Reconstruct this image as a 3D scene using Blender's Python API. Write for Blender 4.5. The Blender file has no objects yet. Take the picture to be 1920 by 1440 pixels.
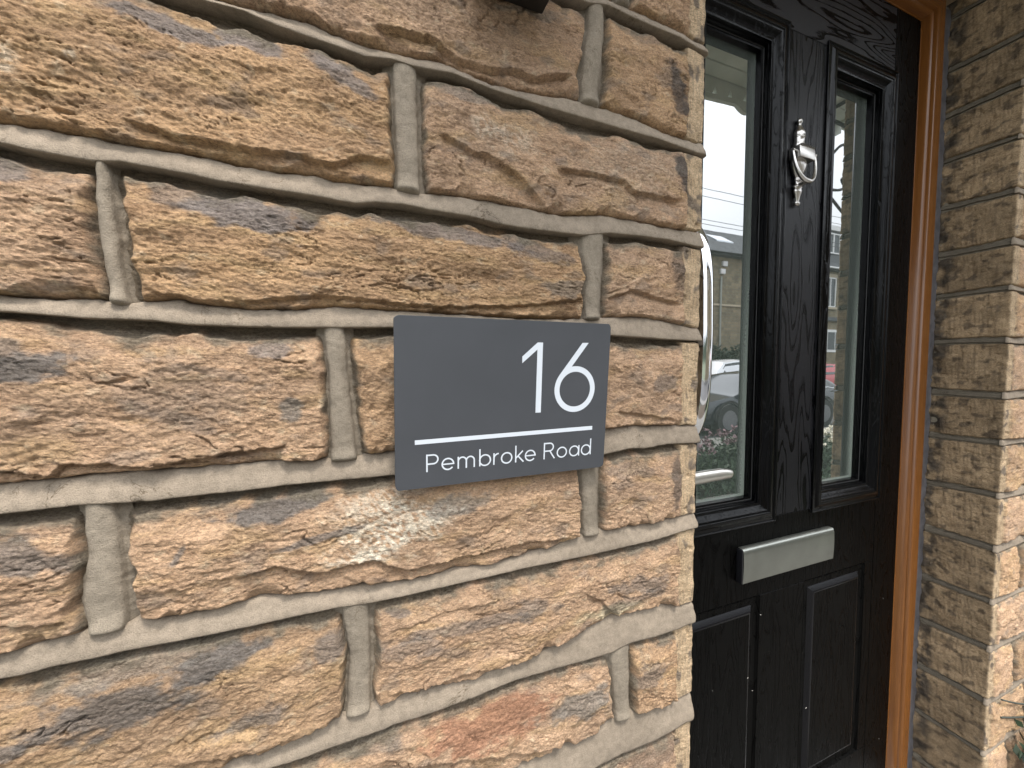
import bpy, bmesh, math, random
import numpy as np
from mathutils import Matrix, Vector

sc = bpy.context.scene
COL = sc.collection
R = math.radians
rng = np.random.RandomState(7)
random.seed(7)

# ------------------------------------------------------------------ camera
cam_d = bpy.data.cameras.new('camera')
cam = bpy.data.objects.new('camera', cam_d)
COL.objects.link(cam)
cam_d.sensor_width = 36.0
cam_d.lens = 13.52
cam_d.clip_start = 0.01
cam_d.clip_end = 500
_r = Vector((0.9333, -0.3592, -0.0024)); _u = Vector((0.0200, 0.0455, 0.9988)); _f = Vector((0.3586, 0.9322, -0.0496))
M = Matrix(((_r.x, _u.x, -_f.x, 0), (_r.y, _u.y, -_f.y, 0), (_r.z, _u.z, -_f.z, 0), (0, 0, 0, 1)))
cam.matrix_world = Matrix.Translation((0, -0.44, 1.25)) @ M.to_quaternion().to_matrix().to_4x4()
sc.camera = cam

# ------------------------------------------------------------------ world: overcast sky, soft sun
w = bpy.data.worlds.new('World'); sc.world = w; w.use_nodes = True
nt = w.node_tree; nt.nodes.clear()
SUN_EL, SUN_AZ = 65.0, 168.0       # degrees; azimuth of the sun measured clockwise from +Y
sky = nt.nodes.new('ShaderNodeTexSky'); sky.sky_type = 'NISHITA'; sky.sun_disc = False
sky.sun_elevation = R(SUN_EL); sky.sun_rotation = R(SUN_AZ); sky.dust_density = 4.0; sky.air_density = 1.0
cloud = nt.nodes.new('ShaderNodeTexNoise'); cloud.inputs['Scale'].default_value = 2.2; cloud.inputs['Detail'].default_value = 5
cr = nt.nodes.new('ShaderNodeValToRGB'); cr.color_ramp.elements[0].color = (8.6, 9.2, 9.9, 1); cr.color_ramp.elements[1].color = (10.6, 10.9, 11.2, 1)
cr.color_ramp.elements[0].position = 0.3; cr.color_ramp.elements[1].position = 0.7
mixs = nt.nodes.new('ShaderNodeMixRGB'); mixs.inputs[0].default_value = 0.86
bg = nt.nodes.new('ShaderNodeBackground'); bg.inputs[1].default_value = 0.07
wo = nt.nodes.new('ShaderNodeOutputWorld')
tc = nt.nodes.new('ShaderNodeTexCoord')
nt.links.new(tc.outputs['Generated'], cloud.inputs['Vector'])
nt.links.new(cloud.outputs['Fac'], cr.inputs[0])
nt.links.new(sky.outputs[0], mixs.inputs[1]); nt.links.new(cr.outputs[0], mixs.inputs[2])
sepz = nt.nodes.new('ShaderNodeSeparateXYZ'); nt.links.new(tc.outputs['Generated'], sepz.inputs[0])
# overcast luminance law: the zenith is three times as bright as the horizon
lum = nt.nodes.new('ShaderNodeMapRange'); lum.inputs['From Min'].default_value = 0.0; lum.inputs['From Max'].default_value = 1.0; lum.inputs['To Min'].default_value = 0.55; lum.inputs['To Max'].default_value = 1.65
nt.links.new(sepz.outputs['Z'], lum.inputs['Value'])
mulw = nt.nodes.new('ShaderNodeVectorMath'); mulw.operation = 'SCALE'
nt.links.new(mixs.outputs[0], mulw.inputs[0]); nt.links.new(lum.outputs[0], mulw.inputs['Scale'])
nt.links.new(mulw.outputs[0], bg.inputs[0]); nt.links.new(bg.outputs[0], wo.inputs[0])

sun_d = bpy.data.lights.new('sun', 'SUN'); sun_d.energy = 1.15; sun_d.angle = R(12); sun_d.color = (1.0, 0.95, 0.88)
sun = bpy.data.objects.new('sun', sun_d); COL.objects.link(sun)
_sd = Vector((math.sin(R(SUN_AZ)) * math.cos(R(SUN_EL)), math.cos(R(SUN_AZ)) * math.cos(R(SUN_EL)), math.sin(R(SUN_EL))))
sun.rotation_euler = _sd.to_track_quat('Z', 'Y').to_euler()
sun.location = (0, -3, 6)

sc.view_settings.view_transform = 'Standard'; sc.view_settings.look = 'None'
sc.view_settings.gamma = 1; sc.view_settings.use_curve_mapping = False
sc.view_settings.exposure = 2.10

# ------------------------------------------------------------------ tags and object helpers
WPOS = {}
def tag(o, label=None, cat=None, group=None, kind=None):
    if label: o['label'] = label
    if cat: o['category'] = cat
    if group: o['group'] = group
    if kind: o['kind'] = kind
    return o

def empty(name, loc, label=None, cat=None, group=None, kind=None):
    o = bpy.data.objects.new(name, None); COL.objects.link(o)
    o.location = loc; o.empty_display_size = 0.1; WPOS[o.name] = Vector(loc)
    return tag(o, label, cat, group, kind)

def link(name, me, parent, origin):
    o = bpy.data.objects.new(name, me); COL.objects.link(o)
    base = WPOS[parent.name] if parent is not None else Vector((0, 0, 0))
    o.parent = parent
    o.location = Vector(origin) - base
    WPOS[o.name] = Vector(origin)
    return o

def mk(name, V, F, mat, parent=None, smooth=False, col=None, origin=None, autos=None):
    V = np.asarray(V, dtype=np.float64)
    if origin is None: origin = (V.min(0) + V.max(0)) / 2
    origin = np.asarray(origin, dtype=np.float64)
    me = bpy.data.meshes.new(name)
    me.from_pydata([tuple(v) for v in (V - origin)], [], F)
    me.materials.append(mat)
    if smooth: me.polygons.foreach_set('use_smooth', [True] * len(me.polygons))
    if col is not None:
        ca = me.color_attributes.new('Col', 'FLOAT_COLOR', 'POINT')
        c4 = np.ones((len(V), 4)); c4[:, :3] = col
        ca.data.foreach_set('color', c4.ravel())
    me.update()
    if autos: me.set_sharp_from_angle(angle=R(autos))
    return link(name, me, parent, origin)

def gridmesh(name, P, mat, parent=None, col=None, flip=False):
    """P: (n,m,3) world points -> fast grid mesh"""
    n, m = P.shape[:2]
    V = P.reshape(-1, 3); origin = (V.min(0) + V.max(0)) / 2
    idx = np.arange(n * m).reshape(n, m)
    q = np.stack([idx[:-1, :-1], idx[:-1, 1:], idx[1:, 1:], idx[1:, :-1]], -1).reshape(-1, 4)
    if flip: q = q[:, ::-1]
    me = bpy.data.meshes.new(name)
    me.vertices.add(n * m); me.vertices.foreach_set('co', (V - origin).astype(np.float32).ravel())
    nf = len(q)
    me.loops.add(nf * 4); me.loops.foreach_set('vertex_index', q.astype(np.int32).ravel())
    me.polygons.add(nf); me.polygons.foreach_set('loop_start', (np.arange(nf) * 4).astype(np.int32))
    me.polygons.foreach_set('loop_total', np.full(nf, 4, dtype=np.int32))
    me.update(calc_edges=True)
    me.polygons.foreach_set('use_smooth', np.ones(nf, dtype=bool))
    if col is not None:
        ca = me.color_attributes.new('Col', 'FLOAT_COLOR', 'POINT')
        c4 = np.ones((n * m, 4)); c4[:, :3] = col.reshape(-1, 3)
        ca.data.foreach_set('color', c4.ravel())
    me.materials.append(mat)
    me.update()
    return link(name, me, parent, origin)

def bmobj(name, bm, mat, parent=None, smooth=False, origin=None, autos=None):
    bmesh.ops.recalc_face_normals(bm, faces=bm.faces)
    bm.verts.ensure_lookup_table()
    V = np.array([v.co[:] for v in bm.verts])
    if origin is None: origin = (V.min(0) + V.max(0)) / 2
    for v in bm.verts: v.co -= Vector(origin)
    me = bpy.data.meshes.new(name); bm.to_mesh(me); bm.free()
    me.materials.append(mat)
    if smooth or autos: me.polygons.foreach_set('use_smooth', [True] * len(me.polygons))
    if autos: me.set_sharp_from_angle(angle=R(autos))
    return link(name, me, parent, origin)

def add_box(bm, x0, x1, y0, y1, z0, z1, bev=0.0, seg=2):
    r = bmesh.ops.create_cube(bm, size=1.0)
    vs = r['verts']
    for v in vs:
        v.co = Vector(((x0 + x1) / 2 + v.co.x * (x1 - x0), (y0 + y1) / 2 + v.co.y * (y1 - y0), (z0 + z1) / 2 + v.co.z * (z1 - z0)))
    if bev > 0:
        es = list({e for v in vs for e in v.link_edges})
        bmesh.ops.bevel(bm, geom=es, offset=bev, segments=seg, affect='EDGES', profile=0.5)

def box(name, x0, x1, y0, y1, z0, z1, mat, parent=None, bev=0.0, seg=2, origin=None):
    bm = bmesh.new(); add_box(bm, x0, x1, y0, y1, z0, z1, bev, seg)
    return bmobj(name, bm, mat, parent, origin=origin, autos=35 if bev else None)

def tube_vf(path, rad, n=12, squash=(1, 1), cap=True):
    """path Nx3, rad scalar or list -> verts, faces"""
    P = np.asarray(path, float); N = len(P)
    rad = np.broadcast_to(np.asarray(rad, float), (N,))
    T = np.gradient(P, axis=0); T /= np.linalg.norm(T, axis=1)[:, None] + 1e-12
    ref = np.array([0, 0, 1.0]) if abs(T[0][2]) < 0.9 else np.array([1.0, 0, 0])
    V = []; F = []
    a = np.cross(ref, T[0]); a /= np.linalg.norm(a)
    for i in range(N):
        a = a - T[i] * (a @ T[i]); a /= np.linalg.norm(a) + 1e-12
        b = np.cross(T[i], a)
        for k in range(n):
            t = 2 * math.pi * k / n
            V.append(P[i] + rad[i] * (squash[0] * math.cos(t) * a + squash[1] * math.sin(t) * b))
    for i in range(N - 1):
        for k in range(n):
            k2 = (k + 1) % n
            F.append((i * n + k, i * n + k2, (i + 1) * n + k2, (i + 1) * n + k))
    if cap:
        F.append(tuple(range(n - 1, -1, -1))); F.append(tuple((N - 1) * n + k for k in range(n)))
    return V, F

def tube(name, path, rad, mat, parent=None, n=12, squash=(1, 1)):
    V, F = tube_vf(path, rad, n, squash)
    return mk(name, V, F, mat, parent, smooth=True, autos=60)

def smooth_path(pts, k=8):
    P = np.asarray(pts, float); out = []
    Q = np.vstack([2 * P[0] - P[1], P, 2 * P[-1] - P[-2]])
    for i in range(1, len(Q) - 2):
        for j in range(k):
            t = j / k
            out.append(0.5 * ((2 * Q[i]) + (-Q[i - 1] + Q[i + 1]) * t + (2 * Q[i - 1] - 5 * Q[i] + 4 * Q[i + 1] - Q[i + 2]) * t * t + (-Q[i - 1] + 3 * Q[i] - 3 * Q[i + 1] + Q[i + 2]) * t ** 3))
    out.append(P[-1]); return np.array(out)

# ------------------------------------------------------------------ numpy noise
_perm = np.random.RandomState(3).permutation(512)
_ang = np.random.RandomState(4).rand(512) * 2 * math.pi
_gx, _gy = np.cos(_ang), np.sin(_ang)
def pn(x, y, seed=0):
    xi = np.floor(x).astype(int); yi = np.floor(y).astype(int)
    xf = x - xi; yf = y - yi
    uu = xf * xf * xf * (xf * (xf * 6 - 15) + 10); vv = yf * yf * yf * (yf * (yf * 6 - 15) + 10)
    def g(ix, iy, dx, dy):
        h = _perm[(_perm[(ix + seed * 131) & 511] + iy + seed * 17) & 511]
        return _gx[h] * dx + _gy[h] * dy
    n00 = g(xi, yi, xf, yf); n10 = g(xi + 1, yi, xf - 1, yf); n01 = g(xi, yi + 1, xf, yf - 1); n11 = g(xi + 1, yi + 1, xf - 1, yf - 1)
    return 1.5 * ((n00 * (1 - uu) + n10 * uu) * (1 - vv) + (n01 * (1 - uu) + n11 * uu) * vv)
def fbm(x, y, seed=0, oct=4, gain=0.5):
    a = 1; s = 0; t = 0
    for o in range(oct):
        s = s + a * pn(x * 2 ** o + 7.3 * o, y * 2 ** o + 3.1 * o, seed + o); t += a; a *= gain
    return s / t * 1.4
def sstep(x, a=0.0, b=1.0):
    t = np.clip((x - a) / (b - a), 0, 1); return t * t * (3 - 2 * t)
def cells(u, z, seed, su, sz):
    """piecewise planar facets with jumps between them, in about -1..1"""
    x = u / su; y = z / sz
    xi = np.floor(x).astype(int); yi = np.floor(y).astype(int)
    best = np.full(x.shape, 1e9); hb = np.zeros(x.shape); sec = np.full(x.shape, 1e9); hs = np.zeros(x.shape)
    for dx in (-1, 0, 1):
        for dy in (-1, 0, 1):
            cx = xi + dx; cy = yi + dy
            h = _perm[(_perm[(cx + seed * 57) & 511] + cy + seed * 29) & 511]
            px = cx + 0.15 + 0.7 * (h % 31) / 31.0; py = cy + 0.15 + 0.7 * ((h // 7) % 37) / 37.0
            off = ((h * 13) % 101) / 50.0 - 1; ga = ((h * 7) % 97) / 48.0 - 1; gb = ((h * 11) % 89) / 44.0 - 1
            d = np.hypot(x - px, y - py); hv = off + 0.9 * ga * (x - px) + 0.9 * gb * (y - py)
            m = d < best
            sec = np.where(m, best, np.minimum(sec, np.where(d < sec, d, sec))); hs = np.where(m, hb, np.where(d <= sec, hv, hs))
            best = np.where(m, d, best); hb = np.where(m, hv, hb)
    k = 0.5 - 0.5 * np.clip((sec - best) / 0.16, 0, 1)
    return hb * (1 - k) + hs * k

# ------------------------------------------------------------------ material helpers
def mat_new(name):
    m = bpy.data.materials.new(name); m.use_nodes = True
    n = m.node_tree; n.nodes.clear()
    out = n.nodes.new('ShaderNodeOutputMaterial'); b = n.nodes.new('ShaderNodeBsdfPrincipled')
    n.links.new(b.outputs[0], out.inputs[0])
    return m, n, b
def nd(n, t, **kw):
    x = n.nodes.new(t)
    for k, v in kw.items():
        if k in x.inputs: x.inputs[k].default_value = v
        else: setattr(x, k, v)
    return x
def ramp(n, src, stops):
    x = n.nodes.new('ShaderNodeValToRGB'); e = x.color_ramp.elements
    e[0].position, e[0].color = stops[0][0], (*stops[0][1], 1); e[1].position, e[1].color = stops[-1][0], (*stops[-1][1], 1)
    for p, c in stops[1:-1]:
        k = e.new(p); k.color = (*c, 1)
    n.links.new(src, x.inputs[0]); return x
def coords(n, scale=(1, 1, 1), rand=False, rot=(0, 0, 0)):
    t = n.nodes.new('ShaderNodeTexCoord'); mp = n.nodes.new('ShaderNodeMapping')
    mp.inputs['Scale'].default_value = scale; mp.inputs['Rotation'].default_value = rot
    n.links.new(t.outputs['Object'], mp.inputs['Vector'])
    if rand:
        oi = n.nodes.new('ShaderNodeObjectInfo'); mu = nd(n, 'ShaderNodeMath', operation='MULTIPLY'); mu.inputs[1].default_value = 40
        n.links.new(oi.outputs['Random'], mu.inputs[0]); n.links.new(mu.outputs[0], mp.inputs['Location'])
    return mp.outputs[0]
def bump(n, b, src, strength, dist, prev=None):
    x = nd(n, 'ShaderNodeBump', Strength=strength, Distance=dist); n.links.new(src, x.inputs['Height'])
    if prev is not None: n.links.new(prev.outputs[0], x.inputs['Normal'])
    if b is not None: n.links.new(x.outputs[0], b.inputs['Normal'])
    return x
def mixc(n, fac, a, b_, mode='MIX'):
    x = nd(n, 'ShaderNodeMixRGB', blend_type=mode)
    for i, v in enumerate((fac, a, b_)):
        if isinstance(v, (int, float)): x.inputs[i].default_value = v
        elif isinstance(v, tuple): x.inputs[i].default_value = (*v, 1)
        else: n.links.new(v, x.inputs[i])
    return x
def noise(n, vec, scale, detail=4, rough=0.55, dist=0.0):
    x = nd(n, 'ShaderNodeTexNoise', Scale=scale, Detail=detail, Roughness=rough, Distortion=dist); n.links.new(vec, x.inputs['Vector']); return x.outputs['Fac']

def mat_simple(name, c, rough=0.6, metal=0.0, var=0.12, vs=20, bs=0.0, bd=0.001, bscale=200, spec=0.5, coat=0.0):
    m, n, b = mat_new(name)
    v = coords(n)
    f = noise(n, v, vs, 5)
    lo = tuple(x * (1 - var) for x in c); hi = tuple(min(1, x * (1 + var)) for x in c)
    n.links.new(ramp(n, f, [(0.3, lo), (0.7, hi)]).outputs[0], b.inputs['Base Color'])
    b.inputs['Roughness'].default_value = rough; b.inputs['Metallic'].default_value = metal
    b.inputs['Specular IOR Level'].default_value = spec; b.inputs['Coat Weight'].default_value = coat; b.inputs['Coat Roughness'].default_value = 0.1
    if bs > 0: bump(n, b, noise(n, v, bscale, 4), bs, bd)
    return m

def terrace(n, src, k, edge=0.82):
    """flat treads with small sharp risers, like flaking sandstone"""
    mu = nd(n, 'ShaderNodeMath', operation='MULTIPLY'); mu.inputs[1].default_value = k; n.links.new(src, mu.inputs[0])
    fl = nd(n, 'ShaderNodeMath', operation='FLOOR'); n.links.new(mu.outputs[0], fl.inputs[0])
    fr = nd(n, 'ShaderNodeMath', operation='FRACT'); n.links.new(mu.outputs[0], fr.inputs[0])
    rp = ramp(n, fr.outputs[0], [(0.0, (0, 0, 0)), (edge, (0.12, 0.12, 0.12)), (1.0, (1, 1, 1))])
    ad = nd(n, 'ShaderNodeMath', operation='ADD'); n.links.new(fl.outputs[0], ad.inputs[0]); n.links.new(rp.outputs[0], ad.inputs[1])
    return ad.outputs[0]

def mat_stone(name='sandstone', gain=1.0, rocky=1.0):
    m, n, b = mat_new(name)
    at = nd(n, 'ShaderNodeAttribute', attribute_name='Col')
    v = coords(n, rand=True); vs = coords(n, (1, 1, 1.9), rand=True); vf = coords(n, (1, 1, 5.5), rand=True)
    fine = noise(n, vs, 330, 6, 0.72)
    med = noise(n, vs, 42, 6, 0.65)
    crum = noise(n, vs, 150, 9, 0.78, 0.6)
    speck = noise(n, v, 800, 3, 0.6)
    fis = noise(n, vf, 46, 7, 0.66, 0.5)
    fiss = ramp(n, fis, [(0.0, (1, 1, 1)), (0.470, (1, 1, 1)), (0.494, (0.0, 0.0, 0.0)), (0.512, (1, 1, 1)), (1.0, (1, 1, 1))])
    gate = ramp(n, noise(n, vs, 30, 4, 0.6), [(0.46, (1, 1, 1)), (0.62, (0, 0, 0))])
    line = nd(n, 'ShaderNodeMath', operation='MAXIMUM'); n.links.new(fiss.outputs[0], line.inputs[0]); n.links.new(gate.outputs[0], line.inputs[1])
    c1 = mixc(n, 1.0, at.outputs['Color'], ramp(n, fine, [(0.31, (0.60, 0.56, 0.51)), (0.47, (1.0, 1.0, 1.0)), (0.66, (1.42, 1.40, 1.34))]).outputs[0], 'MULTIPLY')
    c2 = mixc(n, 1.0, c1.outputs[0], ramp(n, med, [(0.3, (0.86, 0.82, 0.78)), (0.6, (1.07, 1.06, 1.05))]).outputs[0], 'MULTIPLY')
    c3 = mixc(n, 1.0, c2.outputs[0], ramp(n, speck, [(0.27, (0.6, 0.57, 0.54)), (0.4, (1, 1, 1)), (0.66, (1, 1, 1)), (0.76, (1.4, 1.38, 1.3))]).outputs[0], 'MULTIPLY')
    c4 = mixc(n, 1.0, c3.outputs[0], ramp(n, line.outputs[0], [(0.0, (0.40, 0.36, 0.32)), (1.0, (1, 1, 1))]).outputs[0], 'MULTIPLY')
    g = mixc(n, 1.0, c4.outputs[0], (gain, gain, gain), 'MULTIPLY')
    n.links.new(g.outputs[0], b.inputs['Base Color'])
    b.inputs['Roughness'].default_value = 0.92; b.inputs['Specular IOR Level'].default_value = 0.25
    b0 = bump(n, None, line.outputs[0], 0.7, 0.0012 * rocky)
    t1 = terrace(n, noise(n, coords(n, (1, 1, 3.0), rand=True), 26, 8, 0.62, 0.5), 22)
    b00 = bump(n, None, t1, 1.0, 0.00055 * rocky, b0)
    b1 = bump(n, None, fine, 0.9, 0.0024 * rocky, b00)
    b2 = bump(n, None, crum, 1.0, 0.0042 * rocky, b1)
    bump(n, b, speck, 0.6, 0.0007, b2)
    return m

def mat_mortar(name, c, grit=1.0):
    m, n, b = mat_new(name)
    v = coords(n, rand=True)
    big = noise(n, v, 9, 5, 0.6); fine = noise(n, v, 900, 3, 0.6); med = noise(n, v, 120, 5, 0.6)
    hi = tuple(x * 1.13 for x in c); lo = tuple(x * 0.80 for x in c)
    c1 = mixc(n, 1.0, ramp(n, big, [(0.3, lo), (0.7, hi)]).outputs[0], ramp(n, fine, [(0.25, (0.72, 0.72, 0.72)), (0.5, (1, 1, 1)), (0.75, (1.18, 1.17, 1.15))]).outputs[0], 'MULTIPLY')
    c2 = mixc(n, 1.0, c1.outputs[0], ramp(n, med, [(0.3, (0.80, 0.80, 0.80)), (0.6, (1.05, 1.05, 1.05))]).outputs[0], 'MULTIPLY')
    ck = ramp(n, noise(n, v, 17, 5, 0.6, 0.8), [(0.0, (1, 1, 1)), (0.494, (1, 1, 1)), (0.5, (0, 0, 0)), (0.506, (1, 1, 1)), (1.0, (1, 1, 1))])
    gt = ramp(n, noise(n, v, 7, 2), [(0.56, (1, 1, 1)), (0.62, (0, 0, 0))])
    mxn = nd(n, 'ShaderNodeMath', operation='MAXIMUM'); n.links.new(ck.outputs[0], mxn.inputs[0]); n.links.new(gt.outputs[0], mxn.inputs[1])
    c2 = mixc(n, 1.0, c2.outputs[0], ramp(n, mxn.outputs[0], [(0.0, (0.45, 0.42, 0.38)), (1.0, (1, 1, 1))]).outputs[0], 'MULTIPLY')
    n.links.new(c2.outputs[0], b.inputs['Base Color']); b.inputs['Roughness'].default_value = 0.95; b.inputs['Specular IOR Level'].default_value = 0.2
    b1 = bump(n, None, med, 0.35 * grit, 0.0012); bump(n, b, fine, 0.6 * grit, 0.0005, b1)
    return m

M_STONE = mat_stone('rock_faced_sandstone')
M_TOOLED = mat_stone('tooled_sandstone', 1.0, 0.6)
M_MORT = mat_mortar('pointing_mortar', (0.248, 0.203, 0.155), 2.2)
M_MORTV = mat_mortar('upright_pointing_mortar', (0.228, 0.192, 0.148), 2.8)
M_BED = mat_mortar('recessed_bed_mortar', (0.20, 0.172, 0.13), 2.5)

# ------------------------------------------------------------------ the coursed stone wall left of the door
# outlines of the joints in metres on the wall plane (x along the wall, z up), measured course by course
RIB_UP = [
[(0.2416, 1.7152), (0.295, 1.7194), (0.3163, 1.719), (0.3626, 1.716), (0.4132, 1.7138), (0.4634, 1.7066)],
[(-0.1245, 1.5815), (-0.1008, 1.5811), (-0.0437, 1.5855), (-0.0097, 1.5787), (0.0158, 1.5776), (0.0452, 1.5787), (0.0868, 1.5822), (0.143, 1.5735), (0.2049, 1.577), (0.2453, 1.5822), (0.2965, 1.5823), (0.3491, 1.579), (0.3994, 1.5713), (0.4633, 1.5694)],
[(-0.2658, 1.4418), (-0.2359, 1.4427), (-0.2084, 1.4423), (-0.1774, 1.44), (-0.1526, 1.4406), (-0.1191, 1.4392), (-0.0837, 1.4371), (-0.0413, 1.4382), (-0.0128, 1.4361), (0.0244, 1.4399), (0.0531, 1.4382), (0.0961, 1.4408), (0.1423, 1.441), (0.1922, 1.4388), (0.2347, 1.4374), (0.298, 1.4459), (0.3514, 1.4452), (0.4022, 1.4436), (0.467, 1.4438)],
[(-0.2723, 1.3068), (-0.2382, 1.3054), (-0.2128, 1.3069), (-0.1951, 1.3046), (-0.1522, 1.3099), (-0.1476, 1.3072), (-0.1236, 1.3046), (-0.1005, 1.3027), (-0.059, 1.3057), (-0.0176, 1.3099), (0.0264, 1.3087), (0.0972, 1.3078), (0.1695, 1.3065), (0.2276, 1.3069), (0.2788, 1.3103), (0.3096, 1.313), (0.3544, 1.3163), (0.3926, 1.3126), (0.4369, 1.3066), (0.4679, 1.3021)],
[(-0.2798, 1.1534), (-0.2585, 1.1537), (-0.2393, 1.1534), (-0.2174, 1.1548), (-0.1885, 1.1552), (-0.1631, 1.1535), (-0.1286, 1.1532), (-0.092, 1.1539), (-0.0444, 1.1522), (-0.0318, 1.1521), (-0.0058, 1.1521), (0.0311, 1.1536), (0.128, 1.157), (0.3011, 1.1623), (0.3424, 1.1634), (0.3899, 1.1621), (0.4688, 1.1574)],
[(-0.2866, 1.0132), (-0.2709, 1.0131), (-0.2499, 1.0154), (-0.2315, 1.0159), (-0.2042, 1.0163), (-0.1954, 1.0196), (-0.1665, 1.0146), (-0.1509, 1.0165), (-0.127, 1.0173), (-0.102, 1.0176), (-0.0753, 1.0155), (-0.0381, 1.013), (-0.0087, 1.012), (0.0356, 1.0076), (0.0878, 1.0071), (0.142, 1.0077), (0.1767, 1.0101), (0.2247, 1.0133), (0.2541, 1.0206), (0.3018, 1.0224), (0.3697, 1.0194), (0.4246, 1.0215), (0.463, 1.0233)],
[(-0.1499, 0.8605), (-0.1321, 0.8584), (-0.1068, 0.856), (-0.0815, 0.8609), (-0.0514, 0.8665), (-0.0278, 0.8703), (0.0223, 0.8722), (0.0674, 0.8699), (0.1159, 0.8688), (0.1684, 0.8754), (0.2252, 0.8782), (0.2707, 0.8853), (0.3164, 0.8967), (0.3539, 0.8947), (0.3894, 0.8944), (0.4434, 0.8834), (0.4646, 0.8836)],
[(0.1463, 0.7349), (0.1822, 0.7358), (0.2224, 0.7374), (0.2558, 0.7333), (0.2882, 0.7385), (0.321, 0.7451), (0.3564, 0.7419), (0.4116, 0.7374), (0.4675, 0.7381)]]
RIB_LO = [
[(0.2417, 1.6996), (0.2691, 1.6994), (0.2984, 1.7061), (0.335, 1.7028), (0.37, 1.701), (0.4173, 1.7007), (0.4638, 1.6935)],
[(-0.1477, 1.574), (-0.1396, 1.5743), (-0.0977, 1.5749), (-0.067, 1.5696), (-0.0149, 1.5653), (0.0067, 1.5634), (0.0331, 1.5678), (0.059, 1.5664), (0.0974, 1.5701), (0.143, 1.5645), (0.2049, 1.5614), (0.2734, 1.5598), (0.3243, 1.5585), (0.3829, 1.5578), (0.4425, 1.5533), (0.4659, 1.5517)],
[(-0.2666, 1.4252), (-0.241, 1.4221), (-0.208, 1.4204), (-0.1903, 1.4235), (-0.1688, 1.4223), (-0.1435, 1.421), (-0.1198, 1.4187), (-0.0878, 1.4179), (-0.0461, 1.4176), (-0.0046, 1.4152), (0.0128, 1.4193), (0.0427, 1.4214), (0.0737, 1.4194), (0.1183, 1.4188), (0.1514, 1.4145), (0.1865, 1.4138), (0.2658, 1.4152), (0.3041, 1.4224), (0.3517, 1.4244), (0.4026, 1.425), (0.4573, 1.4211), (0.4718, 1.4211)],
[(-0.273, 1.2936), (-0.2508, 1.2924), (-0.219, 1.2902), (-0.1739, 1.2901), (-0.1499, 1.2871), (-0.1241, 1.287), (-0.0786, 1.287), (-0.0494, 1.2879), (-0.0139, 1.289), (0.0311, 1.2905), (0.1289, 1.2917), (0.3125, 1.2887), (0.3549, 1.2876), (0.4037, 1.2856), (0.4684, 1.2846)],
[(-0.2809, 1.1305), (-0.2612, 1.1304), (-0.2289, 1.1316), (-0.2113, 1.1302), (-0.18, 1.1286), (-0.1469, 1.1295), (-0.1116, 1.1293), (-0.0731, 1.1307), (-0.0323, 1.1306), (0.0278, 1.13), (0.1279, 1.1312), (0.3015, 1.1293), (0.3428, 1.1341), (0.3677, 1.1321), (0.407, 1.1352), (0.4695, 1.1321)],
[(-0.2875, 0.9942), (-0.2696, 0.9935), (-0.2508, 0.9951), (-0.2245, 0.9949), (-0.1967, 0.9957), (-0.1673, 0.9945), (-0.136, 0.9943), (-0.1027, 0.994), (-0.0671, 0.9949), (-0.0292, 0.9946), (-0.0009, 0.9923), (0.0459, 0.9923), (0.0921, 0.9932), (0.1419, 0.9942), (0.1825, 0.9951), (0.2248, 0.9948), (0.2699, 0.9944), (0.3349, 0.9956), (0.3874, 0.9968), (0.4667, 1.0036)],
[(-0.1409, 0.8469), (-0.1155, 0.8434), (-0.08, 0.8416), (-0.0421, 0.8433), (0.0132, 0.8443), (0.0219, 0.8463), (0.0671, 0.8457), (0.1158, 0.8478), (0.1683, 0.8529), (0.2253, 0.8517), (0.271, 0.8489), (0.3135, 0.8477), (0.3471, 0.8535), (0.3902, 0.851), (0.4358, 0.8517), (0.4675, 0.8556)],
[(0.2791, 0.6862), (0.2983, 0.6897), (0.3392, 0.6917), (0.3934, 0.6898), (0.4322, 0.6945), (0.4717, 0.7008)]]
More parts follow.
